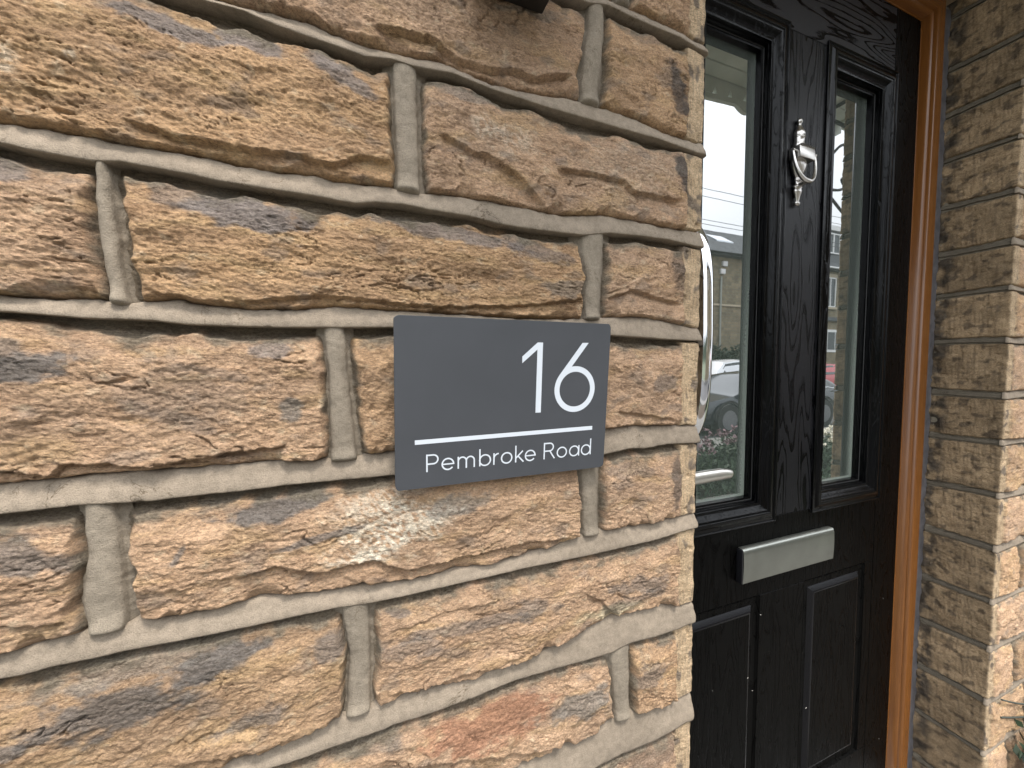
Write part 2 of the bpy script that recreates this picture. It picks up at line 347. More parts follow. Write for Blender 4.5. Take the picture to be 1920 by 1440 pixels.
VJ = {
0: [([(0.2721, 1.7094), (0.2724, 1.6741), (0.2672, 1.6493), (0.2628, 1.6053), (0.263, 1.589)], [(0.2951, 1.7096), (0.2955, 1.6691), (0.2904, 1.6195), (0.2875, 1.5929)])],
1: [([(0.0353, 1.5711), (0.0351, 1.5602), (0.036, 1.5145), (0.037, 1.4447)], [(0.059, 1.5692), (0.059, 1.5664), (0.0594, 1.5197), (0.0606, 1.4417)])],
2: [([(-0.2079, 1.4226), (-0.2092, 1.3914), (-0.2075, 1.358), (-0.2056, 1.3356), (-0.2024, 1.3102)], [(-0.1999, 1.4218), (-0.1983, 1.393), (-0.1951, 1.3594), (-0.1942, 1.3274), (-0.1903, 1.3063)]), ([(0.2642, 1.4178), (0.266, 1.3908), (0.2735, 1.3606), (0.2688, 1.3431), (0.2706, 1.3176)], [(0.2982, 1.4245), (0.2948, 1.3622), (0.2941, 1.3447), (0.2927, 1.3151)])],
3: [([(-0.0372, 1.2883), (-0.0373, 1.2829), (-0.0337, 1.2439), (-0.0341, 1.1861), (-0.0338, 1.1535)], [(-0.018, 1.2906), (-0.0181, 1.2856), (-0.0152, 1.232), (-0.012, 1.1848), (-0.009, 1.1512)]), ([(0.1289, 1.2936), (0.1319, 1.24), (0.1326, 1.1502)], [(0.1557, 1.2926), (0.1575, 1.2398), (0.1586, 1.1508)])],
4: [([(-0.2279, 1.132), (-0.2276, 1.0902), (-0.2289, 1.0756), (-0.2327, 1.0452), (-0.2289, 1.0176)], [(-0.2092, 1.1295), (-0.2061, 1.0966), (-0.2048, 1.0758), (-0.2044, 1.0293), (-0.205, 1.0155)]), ([(0.2648, 1.1253), (0.2665, 1.1078), (0.2686, 1.054), (0.2696, 1.0238)], [(0.2922, 1.1264), (0.2923, 1.1081), (0.2932, 1.0252)])],
5: [([(-0.0272, 0.9942), (-0.0273, 0.9895), (-0.0204, 0.9406), (-0.0256, 0.8708)], [(-0.0009, 0.9923), (-0.0009, 0.9893), (-0.0, 0.9239), (-0.0011, 0.8705)])],
6: [([(0.3152, 0.8504), (0.3152, 0.8473), (0.3246, 0.7471)], [(0.347, 0.8567), (0.3471, 0.8535), (0.3488, 0.7387)])]}
LEDGES = [([(0.0824, 1.5041), (0.0991, 1.4988), (0.1176, 1.4906), (0.14, 1.4887), (0.1699, 1.4756), (0.1802, 1.468), (0.1979, 1.4536), (0.2087, 1.4449)],0.007,0.03),
([(0.227, 1.4899), (0.2732, 1.4931), (0.3227, 1.4911), (0.3402, 1.4799), (0.3807, 1.481), (0.4216, 1.4812)],0.007,0.022),
([(0.0161, 1.5941), (0.0401, 1.5968), (0.0708, 1.6002), (0.1, 1.5886), (0.1373, 1.5839), (0.1702, 1.5924), (0.1978, 1.5902), (0.2452, 1.6054)],0.008,0.018),
([(-0.1828, 1.4587), (-0.1533, 1.4526), (-0.1257, 1.4519), (-0.0921, 1.4511), (-0.056, 1.4527), (-0.025, 1.4489), (0.0031, 1.4636), (0.0324, 1.4623)],0.007,0.014),
([(-0.1755, 1.3171), (-0.1506, 1.3114), (-0.118, 1.3084), (-0.0783, 1.3142), (-0.0403, 1.3206), (-0.0102, 1.3197), (0.0439, 1.316), (0.0973, 1.3158), (0.1979, 1.3235), (0.2648, 1.3359)],0.006,0.012),
([(-0.0346, 1.3533), (-0.0095, 1.3501), (0.0114, 1.3502)],0.002,0.006),
([(0.2992, 1.338), (0.3422, 1.3514), (0.3882, 1.3432), (0.4271, 1.3378)],0.006,0.016),
([(-0.279, 1.1684), (-0.2604, 1.163), (-0.2442, 1.1576), (-0.237, 1.1684), (-0.2127, 1.1662), (-0.1757, 1.1603), (-0.1436, 1.1648), (-0.1139, 1.1685), (-0.073, 1.1711)],0.008,0.012),
([(-0.1954, 1.2339), (-0.1539, 1.2207), (-0.1249, 1.2248)],0.0015,0.008),
([(-0.2646, 1.4658), (-0.2464, 1.4618), (-0.2371, 1.4598)],0.002,0.01),
([(-0.1788, 1.4686), (-0.1603, 1.4695), (-0.1411, 1.4672)],0.002,0.009),
([(-0.1177, 1.046), (-0.0857, 1.0533), (-0.0472, 1.0375), (0.0056, 1.0421), (0.0393, 1.0236), (0.1271, 1.0265), (0.1833, 1.0303), (0.2444, 1.0251)],0.008,0.014),
([(-0.0371, 1.0372), (-0.0165, 1.0226), (-0.0004, 1.0163)],0.002,0.008),
([(0.018, 0.9572), (0.0442, 0.955), (0.081, 0.9639), (0.1267, 0.9632), (0.1508, 0.9625)],0.003,0.014),
([(0.2694, 0.9456), (0.295, 0.9301), (0.3218, 0.8993), (0.3583, 0.9143), (0.4066, 0.9239)],0.005,0.018),
([(0.0225, 0.8841), (0.0613, 0.8784), (0.1127, 0.8827), (0.1684, 0.8768), (0.2291, 0.8852), (0.2867, 0.9002)],0.006,0.012),
([(-0.0726, 0.8263), (-0.0317, 0.8125), (0.0011, 0.8065), (0.1982, 0.7518), (0.2296, 0.7476), (0.2459, 0.7377)],0.006,0.012),
([(0.3181, 1.187), (0.3631, 1.1812), (0.4211, 1.1705)],0.005,0.012),
([(-0.1742, 0.8829), (-0.1097, 0.8668), (-0.0713, 0.873)],0.003,0.015),
([(-0.2852, 1.0412), (-0.2663, 1.0343), (-0.2394, 1.0348)],0.004,0.014)]
PATCHES = [(-0.1498, 1.5462, 0.0451, 0.0098, -0.141, 'lilac', 0.9),
(-0.0933, 1.5508, 0.0336, 0.0125, -0.084, 'lilac', 0.9),
(-0.0155, 1.5392, 0.0322, 0.0116, -0.457, 'lilac', 0.8),
(-0.0347, 1.5496, 0.0272, 0.0079, -0.23, 'lilac', 0.6),
(-0.0981, 1.3944, 0.0487, 0.0196, -0.174, 'lilac', 0.95),
(-0.1473, 1.4029, 0.0275, 0.0122, -0.174, 'lilac', 0.6),
(0.0981, 1.3983, 0.0973, 0.0111, -0.124, 'lilac', 0.8),
(0.1979, 1.3906, 0.0579, 0.0102, -0.221, 'lilac', 0.6),
(0.2389, 1.3445, 0.0356, 0.0135, 0.066, 'grey', 0.6),
(-0.2614, 1.4066, 0.0153, 0.0095, -0.067, 'lilac', 0.8),
(-0.2563, 1.2493, 0.0318, 0.0123, 0.139, 'dark', 0.95),
(-0.2745, 1.2614, 0.0188, 0.0108, 0.01, 'dark', 0.7),
(-0.1538, 1.2232, 0.0507, 0.0222, -0.246, 'dark', 0.35),
(-0.1243, 1.2426, 0.026, 0.0051, -0.22, 'dark', 0.4),
(-0.1663, 1.2039, 0.0373, 0.0068, -0.374, 'dark', 0.35),
(-0.1942, 1.1717, 0.0228, 0.0058, 0.096, 'dark', 0.4),
(-0.0842, 1.2659, 0.0209, 0.0073, 0.012, 'lilac', 0.8),
(-0.0682, 1.2071, 0.0119, 0.0119, -0.043, 'grey', 0.8),
(-0.2077, 1.2851, 0.0217, 0.0074, 0.034, 'cream', 0.5),
(-0.0864, 1.1094, 0.0452, 0.0121, 0.155, 'dark', 0.95),
(-0.1282, 1.1245, 0.0305, 0.0095, 0.088, 'grey', 0.7),
(0.0314, 1.071, 0.055, 0.0241, 0.226, 'white', 0.8),
(0.0067, 1.1015, 0.0446, 0.0152, 0.156, 'white', 0.45),
(-0.0514, 1.0725, 0.0481, 0.0041, 0.159, 'dark', 0.8),
(-0.161, 1.0778, 0.0137, 0.0033, 1.045, 'dark', 0.8),
(0.1014, 1.0891, 0.0389, 0.0118, 0.08, 'grey', 0.7),
(-0.0053, 1.0441, 0.0325, 0.0061, 0.11, 'white', 0.4),
(-0.2603, 1.0932, 0.0299, 0.0144, -0.365, 'dark', 0.8),
(-0.2618, 1.1323, 0.0299, 0.0064, 0.06, 'grey', 0.5),
(-0.2692, 1.1107, 0.0197, 0.0036, -0.161, 'dark', 0.5),
(-0.1377, 0.9673, 0.0383, 0.0146, 0.215, 'dark', 0.95),
(-0.2146, 0.944, 0.0577, 0.0207, -0.043, 'dark', 0.85),
(-0.039, 0.954, 0.0248, 0.0138, 0.253, 'dark', 0.7),
(-0.1041, 0.8988, 0.0335, 0.0084, 0.221, 'dark', 0.7),
(-0.2809, 0.9321, 0.0116, 0.0066, -0.238, 'dark', 0.8),
(-0.1826, 0.98, 0.0824, 0.0117, 0.09, 'grey', 0.6),
(0.0298, 0.9729, 0.0193, 0.0056, -0.234, 'dark', 0.7),
(0.1131, 0.9397, 0.0757, 0.0084, -0.036, 'dark', 0.6),
(0.1981, 0.9434, 0.0298, 0.0137, 0.021, 'dark', 0.6),
(0.0498, 0.93, 0.0367, 0.0093, -0.083, 'dark', 0.5),
(0.3674, 0.9362, 0.0534, 0.0118, -0.062, 'dark', 0.6),
(0.0932, 0.9116, 0.0351, 0.0065, -0.351, 'dark', 0.4),
(0.3127, 0.9092, 0.0532, 0.0084, -0.003, 'cream', 0.9),
(0.1396, 0.8088, 0.0841, 0.0298, 0.017, 'red', 0.9),
(0.2663, 0.7917, 0.0448, 0.0209, 0.004, 'grey', 0.8),
(0.0016, 0.8315, 0.0336, 0.0094, -0.069, 'grey', 0.5),
(0.4143, 1.6266, 0.0138, 0.0433, 0.236, 'black', 0.8),
(0.4006, 1.6448, 0.0245, 0.0142, 0.249, 'dark', 0.4),
(0.4225, 1.5259, 0.0119, 0.0333, 0.173, 'black', 0.9),
(0.4261, 1.6149, 0.008, 0.0292, 0.227, 'black', 0.5),
(0.4242, 1.3759, 0.014, 0.0305, 0.078, 'black', 0.5),
(0.4003, 1.2219, 0.0246, 0.0139, -0.02, 'dark', 0.6),
(0.4253, 1.0787, 0.0092, 0.0364, -0.111, 'black', 0.7),
(0.346, 1.1027, 0.0473, 0.0107, -0.101, 'dark', 0.5),
(0.398, 0.8563, 0.0445, 0.0228, -0.036, 'dark', 0.5),
(0.3795, 0.7958, 0.026, 0.0207, -0.292, 'dark', 0.6),
(0.3817, 0.679, 0.0679, 0.0349, -0.067, 'black', 0.5),
(0.3489, 0.9165, 0.0543, 0.0088, 0.083, 'dark', 0.5),
(0.1837, 1.4211, 0.0355, 0.0052, -0.033, 'cream', 0.5),
(0.1119, 1.5512, 0.036, 0.0076, -0.106, 'grey', 0.6),
(0.17, 1.5128, 0.0284, 0.0186, 0.195, 'white', 0.25),
(0.1337, 1.5176, 0.0119, 0.018, 0.204, 'white', 0.3),
(-0.2588, 1.4937, 0.0096, 0.0165, 0.266, 'white', 0.4),
(-0.2156, 1.5021, 0.0042, 0.0035, 0.262, 'white', 0.4),
(0.3397, 1.5115, 0.0743, 0.0422, 0.173, 'white', 0.12),
(0.1978, 1.6641, 0.0432, 0.0091, 0.151, 'grey', 0.6)]
PIER_Z = [2.0188, 1.9045, 1.7839, 1.6617, 1.5415, 1.431, 1.3078, 1.1737, 1.0561, 0.925, 0.7934, 0.6572, 0.5343, 0.3972, 0.2623]

RIB_LO[7] = [(0.0, 0.7165), (0.15, 0.7165)] + RIB_LO[7]
XC = 0.463          # arris of the wall at the door opening
XP = 1.449          # arris of the pier on the other side
REV = 0.128         # depth of the door reveal

def place_left(u, z, h):
    """unwrapped wall coordinate -> world: front face for u < XC, reveal of the opening beyond"""
    r = 0.006
    a = sstep(u, XC - r, XC + r) * (math.pi / 2)
    nx = np.sin(a); ny = -np.cos(a)
    x = np.minimum(u, XC); y = np.maximum(u - XC, 0.0)
    return np.stack([x + nx * h, y + ny * h, z], -1)
def place_right(u, z, h):
    """mirror image for the pier: reveal for u < XP, front face beyond"""
    r = 0.006
    a = sstep(u, XP - r, XP + r) * (math.pi / 2)
    nx = -np.cos(a); ny = -np.sin(a)
    x = np.maximum(u, XP); y = np.maximum(XP - u, 0.0)
    return np.stack([x + nx * h, y + ny * h, z], -1)

def polyf(pts):
    a = np.array(sorted(pts)); return lambda u: np.interp(u, a[:, 0], a[:, 1])
def polyz(pts):
    a = np.array(sorted(pts, key=lambda p: p[1])); return lambda z: np.interp(z, a[:, 1], a[:, 0])

PALETTE = {'lilac': (0.235, 0.205, 0.190), 'dark': (0.185, 0.165, 0.150), 'grey': (0.235, 0.215, 0.190), 'white': (0.85, 0.79, 0.66),
           'cream': (0.58, 0.49, 0.33), 'red': (0.40, 0.215, 0.135), 'black': (0.085, 0.075, 0.070)}
TAN = [((0.390, 0.262, 0.145), (0.340, 0.232, 0.135)), ((0.420, 0.290, 0.180), (0.355, 0.248, 0.158)), ((0.400, 0.262, 0.132), (0.330, 0.216, 0.115)),
       ((0.415, 0.288, 0.182), (0.345, 0.246, 0.162)), ((0.330, 0.228, 0.130), (0.275, 0.192, 0.115))]

def stone(name, parent, ul, ur, zt, zb, seed, place=place_left, res=0.0014, tan=0, corner=None, margin=0.03, F=0.011, tilt=0.0, mat=None,
          ledges=(), patches=(), smear=1.0, revtone=1.0, label=None, gap=(0.0115, 0.0065, 0.003), an=1.0):
    """one rock-faced stone. ul, ur: functions of z; zt, zb: functions of u; corner: u of an arris inside the stone"""
    zc = (float(np.mean(zt(np.linspace(ul(1.2), ur(1.2), 9)))) + float(np.mean(zb(np.linspace(ul(1.2), ur(1.2), 9))))) / 2
    W = abs(float(ur(zc)) - float(ul(zc))); H = abs(float(np.mean(zt(np.array([ul(zc), ur(zc)])))) - float(np.mean(zb(np.array([ul(zc), ur(zc)])))))
    OV = 0.004
    n = max(6, int((H + 2 * OV) / res)); m = max(6, int((W + 2 * OV) / res))
    A, B = np.meshgrid(np.linspace(0, 1, n), np.linspace(0, 1, m), indexing='ij')
    Z = np.full_like(A, zc); U = np.zeros_like(A)
    for _ in range(3):
        L = ul(Z) - OV; Rr = ur(Z) + OV
        U = L + (Rr - L) * B
        zt_ = zt(U) + OV; zb_ = zb(U) - OV
        Z = zb_ + (zt_ - zb_) * A
    dl = U - ul(Z); dr = ur(Z) - U; dt = zt(U) - Z; db = Z - zb(U)
    wz = 0.0022 * fbm(U * 55, Z * 55, seed + 1, 3)
    dt0 = dt; dl0 = dl; dr0 = dr
    gt = gap[0] * (0.75 + 0.9 * fbm(U * 13, U * 0 + 1, seed + 71, 3)); gl = gap[1] * (0.9 + 0.9 * fbm(Z * 14, Z * 0 + 1, seed + 72, 2)); gr = gap[2] * (0.9 + 0.9 * fbm(Z * 14, Z * 0 + 7, seed + 73, 2))
    dt = dt - np.maximum(gt, 0.001) + wz + 0.002 * fbm(U * 45, Z * 3, seed + 21, 3); db = db + 0.8 * wz
    dl = dl - np.maximum(gl, 0.0005); dr = dr - np.maximum(gr, 0.0005)
    we = 0.0013 * fbm(U * 60, Z * 45, seed + 2, 4)
    dl = dl + we; dr = dr - we
    # --- relief
    wu = U + 0.012 * fbm(U * 22, Z * 30, seed + 3, 3); wzz = (Z + tilt * U) * an + (0.006 + 0.012 * (1 - an)) * fbm(U * 12, Z * 26 * an, seed + 4, 4)
    big = fbm(U * 7, Z * 12, seed + 5, 3)
    fac = cells(wu, wzz / an, seed + 6, 0.085, 0.05)
    fac2 = cells(wu + 0.006 * fbm(U * 80, Z * 80, seed + 7, 2), wzz, seed + 8, 0.040, 0.018)
    amp = sstep(fbm(U * 9, Z * 14, seed + 9, 2), -0.5, 0.4)
    t = wzz * 105 + 1.6 * fbm(U * 16, Z * 34, seed + 10, 4)
    saw = t - np.floor(t); saw = np.where(saw < 0.85, saw / 0.85, (1 - saw) / 0.15)
    t2 = wzz * 260 + 1.5 * fbm(U * 40, Z * 70, seed + 31, 3)
    saw2 = t2 - np.floor(t2); saw2 = np.where(saw2 < 0.8, saw2 / 0.8, (1 - saw2) / 0.2)
    fine = fbm(U * 150, Z * 320 * an, seed + 11, 4, 0.6)
    rough = fbm(U * 45, Z * 95, seed + 12, 4)
    crumple = np.abs(fbm(U * 75, Z * 150, seed + 41, 4, 0.6))
    h = F + 0.0019 * big + 0.0015 * fac + (0.0005 + 0.0006 * amp) * fac2 - amp * 0.0008 * saw * sstep(fbm(U*14, Z*60, seed+40, 2), -0.1, 0.35) - 0.0008 * an * saw2 + 0.0004 * rough + 0.0013 * fine + 0.0010 * (0.3 - crumple)
    def terr(x, k, s=0.86):
        x = x * k; f = x - np.floor(x); return (np.floor(x) + 0.10 * f + 0.90 * sstep(f, s, 1.0)) / k
    ta = fbm(U * 11 + 1.2 * fbm(U * 26, Z * 26, seed + 81, 2), wzz * 34, seed + 80, 6, 0.52)
    tb = fbm(U * 38, wzz * 110, seed + 82, 5, 0.6)
    h = h + 0.0018 * terr(ta, 5.0) + 0.0011 * terr(tb, 6.0)
    cn = fbm(wu * 14, wzz * 75, seed + 13, 3); cm = sstep(fbm(U * 11, Z * 22, seed + 14, 2), 0.15, 0.4)
    h -= cm * 0.0035 * np.exp(-(cn / 0.03) ** 2)
    for pts, drop, dec in ledges:
        a = np.array(pts)
        if a[:, 0].max() < U.min() or a[:, 0].min() > U.max() or a[:, 1].max() < Z.min() or a[:, 1].min() > Z.max(): continue
        zz = np.interp(U, a[:, 0], a[:, 1]) + 0.0022 * fbm(U * 70, U * 0 + 3, seed + 15, 3)
        e = sstep(U, a[0, 0] - 0.004, a[0, 0] + 0.01) * (1 - sstep(U, a[-1, 0] - 0.01, a[-1, 0] + 0.004))
        d = zz - Z
        h += e * np.where(d >= 0, -drop * np.exp(-np.maximum(d, 0) / dec) * sstep(d, -0.0002, 0.0022), 0.25 * drop * np.exp(-np.maximum(-d, 0) / 0.010))
    # --- recess under the joint above, undercut at the foot, rounded ends
    top = sstep(dt, 0.0, 0.034 + 0.022 * fbm(U * 18, U * 0, seed + 16, 2))
    h = h * (0.35 + 0.65 * top)
    wb = 0.0035 + 0.017 * sstep(fbm(U * 15, U * 0 + 5, seed + 17, 4, 0.6), -0.05, 0.55)
    kb = np.clip(db / wb, 0, 1) ** 0.5
    kt = sstep(dt, -0.001, 0.004)
    kl = sstep(dl, -0.0015, 0.006 + 0.006 * fbm(Z * 40, Z * 0, seed + 18, 2)); kr = sstep(dr, -0.0015, 0.006 + 0.006 * fbm(Z * 40, Z * 0 + 9, seed + 19, 2))
    edge = kb * kt * kl * kr
    if corner is not None:
        sgn = 1 if place is place_left else -1
        q = sgn * (corner - U)                                  # distance from the arris on the front face, negative on the reveal
        mw = margin + 0.004 * fbm(Z * 30, Z * 0 + 2, seed + 22, 3)
        mk_ = 1 - sstep(q, mw - 0.0012, mw + 0.0012)
        streak = fbm(U * 420, Z * 24, seed + 23, 3)
        hm = 0.0045 + 0.0010 * streak + 0.0014 * fbm(U * 60, Z * 45, seed + 24, 3) - 0.0030 * sstep(fbm(U * 45, Z * 45, seed + 33, 3), 0.45, 0.75)
        tool = 0.0032 + 0.0009 * fbm(U * 230 + Z * 20, Z * 22, seed + 25, 3) + 0.0016 * fbm(U * 28, Z * 28, seed + 26, 3) - 0.0020 * sstep(fbm(U * 35, Z * 70, seed + 27, 3), 0.25, 0.6)
        tool = tool - 0.006 * sstep(-q, 0.100, 0.124) * sstep(fbm(Z * 30, U * 20, seed + 34, 3), -0.4, 0.3)
        hm = np.where(q < 0, tool, hm)
        kk = sstep(dt0 - 0.001, -0.002, 0.003) * sstep(db, -0.002, 0.003)
        h = h * (1 - mk_) + hm * mk_
        edge = edge * (1 - mk_) + kk * mk_
    flo = -0.0052 - 0.0040 * (1 - sstep(dt0, 0.004, 0.012)) + 0.0016 * fbm(U * 110, Z * 110, seed + 74, 4, 0.6) + 0.0010 * fbm(U * 30, Z * 30, seed + 75, 2)
    flo = flo - 0.004 * (1 - sstep(db, 0.0, 0.004))
    h = flo + (h - flo) * edge
    P = place(U, Z, h)
    # --- colour of the stone: bed tone, iron staining, weathered skin, mortar smeared along its top
    c0, c1 = TAN[tan]; avg = np.array((0.400, 0.272, 0.158)); c0 = 0.6 * np.array(c0) + 0.4 * avg; c1 = 0.6 * np.array(c1) + 0.4 * avg * 0.85
    c0 = np.array(c0) * (1.30, 1.28, 1.38); c1 = np.array(c1) * (1.28, 1.26, 1.36)
    k = sstep(fbm(U * 9, Z * 22 + tilt * U, seed + 50, 4), -0.35, 0.35)[..., None]
    C = c0 * k + c1 * (1 - k)
    st = sstep(fbm(U * 12, wzz * 60, seed + 51, 4), 0.05, 0.55)[..., None] * 0.45
    C = C * (1 - st) + np.array((0.50, 0.345, 0.185)) * st
    bl = sstep(fbm(U * 24, Z * 40, seed + 52, 4), 0.25, 0.6)[..., None] * 0.45
    C = C * (1 - bl) + np.array((0.21, 0.18, 0.155)) * bl
    wh = sstep(fbm(U * 60, Z * 90, seed + 53, 4), 0.40, 0.62)[..., None] * 0.35
    C = C * (1 - wh) + np.array((0.60, 0.50, 0.36)) * wh
    nz = fbm(U * 30, Z * 55, seed + 54, 5, 0.6); hair = np.abs(fbm(U * 110 + 60 * Z, Z * 110, seed + 55, 3))
    for (cx, cz, rx, rz, ang, kind, s) in patches:
        if cx < U.min() - 0.01 or cx > U.max() + 0.01 or cz > Z.max() + 0.012 or cz < Z.min() - 0.012: continue
        ca, sa = math.cos(ang), math.sin(ang)
        du = (U - cx); dz = (Z - cz)
        e = np.hypot((du * ca + dz * sa) / rx, (-du * sa + dz * ca) / rz)
        soft = 0.5 if kind in ('white', 'cream') else 0.22
        mk2 = (1 - sstep(e + 0.75 * nz, 0.95 - soft, 0.95 + soft)) * s
        if kind == 'white': mk2 = mk2 * sstep(0.30 - hair, -0.20, 0.22)
        C = C * (1 - mk2[..., None]) + np.array(PALETTE[kind]) * (0.92 + 0.16 * k) * mk2[..., None]
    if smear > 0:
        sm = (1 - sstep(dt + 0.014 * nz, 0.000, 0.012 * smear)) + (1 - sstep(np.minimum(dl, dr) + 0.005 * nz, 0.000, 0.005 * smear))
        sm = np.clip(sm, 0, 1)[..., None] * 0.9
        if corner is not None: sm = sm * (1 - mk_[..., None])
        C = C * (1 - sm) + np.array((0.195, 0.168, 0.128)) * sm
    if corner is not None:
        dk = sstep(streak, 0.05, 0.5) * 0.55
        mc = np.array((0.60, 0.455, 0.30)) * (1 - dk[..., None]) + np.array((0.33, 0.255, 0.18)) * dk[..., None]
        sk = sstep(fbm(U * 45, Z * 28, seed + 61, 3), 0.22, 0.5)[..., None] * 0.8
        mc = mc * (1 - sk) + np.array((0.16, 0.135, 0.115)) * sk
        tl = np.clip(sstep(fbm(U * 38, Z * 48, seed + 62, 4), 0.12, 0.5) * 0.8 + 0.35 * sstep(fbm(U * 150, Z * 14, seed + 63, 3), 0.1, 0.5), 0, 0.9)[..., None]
        rv = np.array((0.290, 0.212, 0.132)) * (0.85 + 0.3 * k)  # reveal side toned below the front: canopy shade put into the stone colour
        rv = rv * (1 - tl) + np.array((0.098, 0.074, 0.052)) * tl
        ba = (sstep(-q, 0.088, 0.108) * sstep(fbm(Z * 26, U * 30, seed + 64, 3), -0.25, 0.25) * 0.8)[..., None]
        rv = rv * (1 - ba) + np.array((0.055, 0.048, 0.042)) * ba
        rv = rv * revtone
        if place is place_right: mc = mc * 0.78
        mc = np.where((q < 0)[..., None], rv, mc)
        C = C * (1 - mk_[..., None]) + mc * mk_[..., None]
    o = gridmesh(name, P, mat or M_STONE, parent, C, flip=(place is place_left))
    if label: o['label'] = label
    return o

def joint(name, parent, u0, u1, zu, zl, seed, place=place_left, res=0.002, h0=0.001, h1=0.0075, mat=None, corner=None):
    """a band of struck pointing: feathered into the stone above, proud and cut square along its lower edge"""
    m = max(8, int((u1 - u0) / res))
    u = np.linspace(u0, u1, m)
    prof = [(-0.10, -0.007), (0.0, h0 - 0.001), (0.06, h0 + 0.0006), (0.18, h0 + 0.002), (0.34, h0 + 0.0028), (0.5, (h0 + h1) / 2 + 0.001), (0.66, h1 - 0.0008), (0.82, h1 - 0.0002), (0.93, h1), (0.985, h1 - 0.0003), (1.0, h1 - 0.0016), (1.005, h1 - 0.005), (1.0, -0.013)]
    T = np.array([p[0] for p in prof]); Hh = np.array([p[1] for p in prof])
    tt, uu = np.meshgrid(T, u, indexing='ij')
    Zu = zu(u) + 0.0018 * fbm(u * 60, u * 0, seed, 4) + 0.0010 * fbm(u * 14, u * 0 + 8, seed + 9, 2); Zl = zl(u) + 0.0005 * fbm(u * 70, u * 0 + 4, seed + 1, 4, 0.7)
    Z = Zu[None] + (Zl - Zu)[None] * tt
    hh = Hh[:, None] + (0.0006 * fbm(uu * 12, Z * 40, seed + 2, 3) + 0.0002 * fbm(uu * 110, Z * 160, seed + 3, 3)) * (tt > -0.05) * (tt < 1.001)
    nick = sstep(fbm(u * 40, u * 0 + 11, seed + 4, 3), 0.5, 0.72)
    hh[9:12] -= 0.002 * nick[None]
    if corner is not None:
        s = (uu - corner) if place is place_left else (corner - uu)
        hh = hh + (0.0022 * np.exp(-(s / 0.006) ** 2) - (0.0028 * sstep(s, 0.0, 0.01))) * (tt > -0.05) * (tt < 1.003)
    P = place(uu, Z, hh)
    return gridmesh(name, P, mat or M_MORT, parent, None, flip=(place is place_right))

def upright(name, parent, xl, xr, z0, z1, seed, res=0.0015):
    """an upright joint: a rounded bead between two stones with rough mortar either side"""
    n = max(10, int((z1 - z0) / res)); z = np.linspace(z0, z1, n)
    S = np.array([-1.9, -1.6, -1.35, -1.15, -1.04, -0.97, -0.88, -0.75, -0.55, -0.3, 0, 0.3, 0.55, 0.75, 0.88, 0.97, 1.04, 1.15, 1.35, 1.6, 1.9])
    ss, zz = np.meshgrid(S, z, indexing='ij')
    c = (xl(zz) + xr(zz)) / 2; hw = (xr(zz) - xl(zz)) / 2
    hw = hw * (1 + 0.06 * fbm(zz * 40, ss * 0.4, seed, 3))
    U = c + ss * hw + 0.0006 * fbm(zz * 60, ss, seed + 1, 2)
    inside = np.abs(ss) <= 1.0
    h = np.where(inside, 0.0006 + 0.0058 * np.sqrt(np.clip(1 - ss ** 2, 0, 1)), -0.0020 - 0.006 * np.clip(np.abs(ss) - 1.0, 0, 1))
    h = h + np.where(inside, 0.0004 * fbm(U * 150, zz * 150, seed + 2, 3) + 0.0008 * fbm(U * 30, zz * 30, seed + 3, 2), 0.0012 * fbm(U * 120, zz * 120, seed + 4, 4))
    e = sstep(zz, z0, z0 + 0.007)                                # lower end rolls over the joint below
    h = np.where(inside, h + 0.0035 * np.exp(-((zz - z0 - 0.007) / 0.007) ** 2), h)
    h = -0.008 + (h + 0.008) * np.clip(e, 0, 1) ** 0.5
    return gridmesh(name, place_left(U, zz, h), M_MORTV, parent, None, flip=True)

M_MORTD = mat_mortar('reveal_shade_mortar', (0.130, 0.110, 0.084), 1.8)  # pointing mortar again, darkened so the reveal's shade sits in its colour
wall = empty('stone_wall', (-0.2, 0.0, 0.0), 'wall of rough tan sandstone blocks with wide raised grey mortar joints, left of the black door', 'wall')

# extra courses above and below the measured ones
up = [polyf(p) for p in RIB_UP]; lo = [polyf(p) for p in RIB_LO]
ZA = [2.56, 2.42, 2.28, 2.14, 1.997, 1.855]; ZB = [0.590, 0.448, 0.306, 0.164, 0.022]
def flat(z, s, th=0.018): return (lambda u: z + 0.002 * np.sin(np.asarray(u) * 9 + s)), (lambda u: z - th + 0.002 * np.sin(np.asarray(u) * 7 + s))
UP = []; LO = []
for i, z in enumerate(ZA): a, b = flat(z, i); UP.append(a); LO.append(b)
NA = len(ZA)
UP += up; LO += lo
for i, z in enumerate(ZB): a, b = flat(z, i + 3); UP.append(a); LO.append(b)

X0 = -0.80; XE = XC + REV
# upright joints of each course: (left edge, right edge) as functions of z
VJF = {}
for k, js in VJ.items():
    VJF[NA + k] = [(polyz(a), polyz(b)) for a, b in js]
def simple_v(x, w_=0.018, s=0): return (lambda z: x + 0.001 * np.sin(np.asarray(z) * 40 + s) + np.asarray(z) * 0, lambda z: x + w_ + 0.001 * np.sin(np.asarray(z) * 33 + s) + np.asarray(z) * 0)
OFFS = {0: [-0.30], 1: [-0.46], 2: [-0.42], 3: [-0.38, -0.62], 4: [-0.44], 5: [-0.34, -0.60], 6: [-0.20, -0.50], 7: [0.08, -0.22, -0.52]}
for k, xs in OFFS.items():
    VJF.setdefault(NA + k, [])
    VJF[NA + k] += [simple_v(x, 0.019, k) for x in xs]
for r_ in list(range(0, NA)) + list(range(NA + 8, NA + 8 + len(ZB))):
    off = 0.13 if r_ % 2 else 0.26
    VJF[r_] = [simple_v(XC - off - j * 0.31 - 0.03 * rng.rand(), 0.018, r_) for j in range(4)]
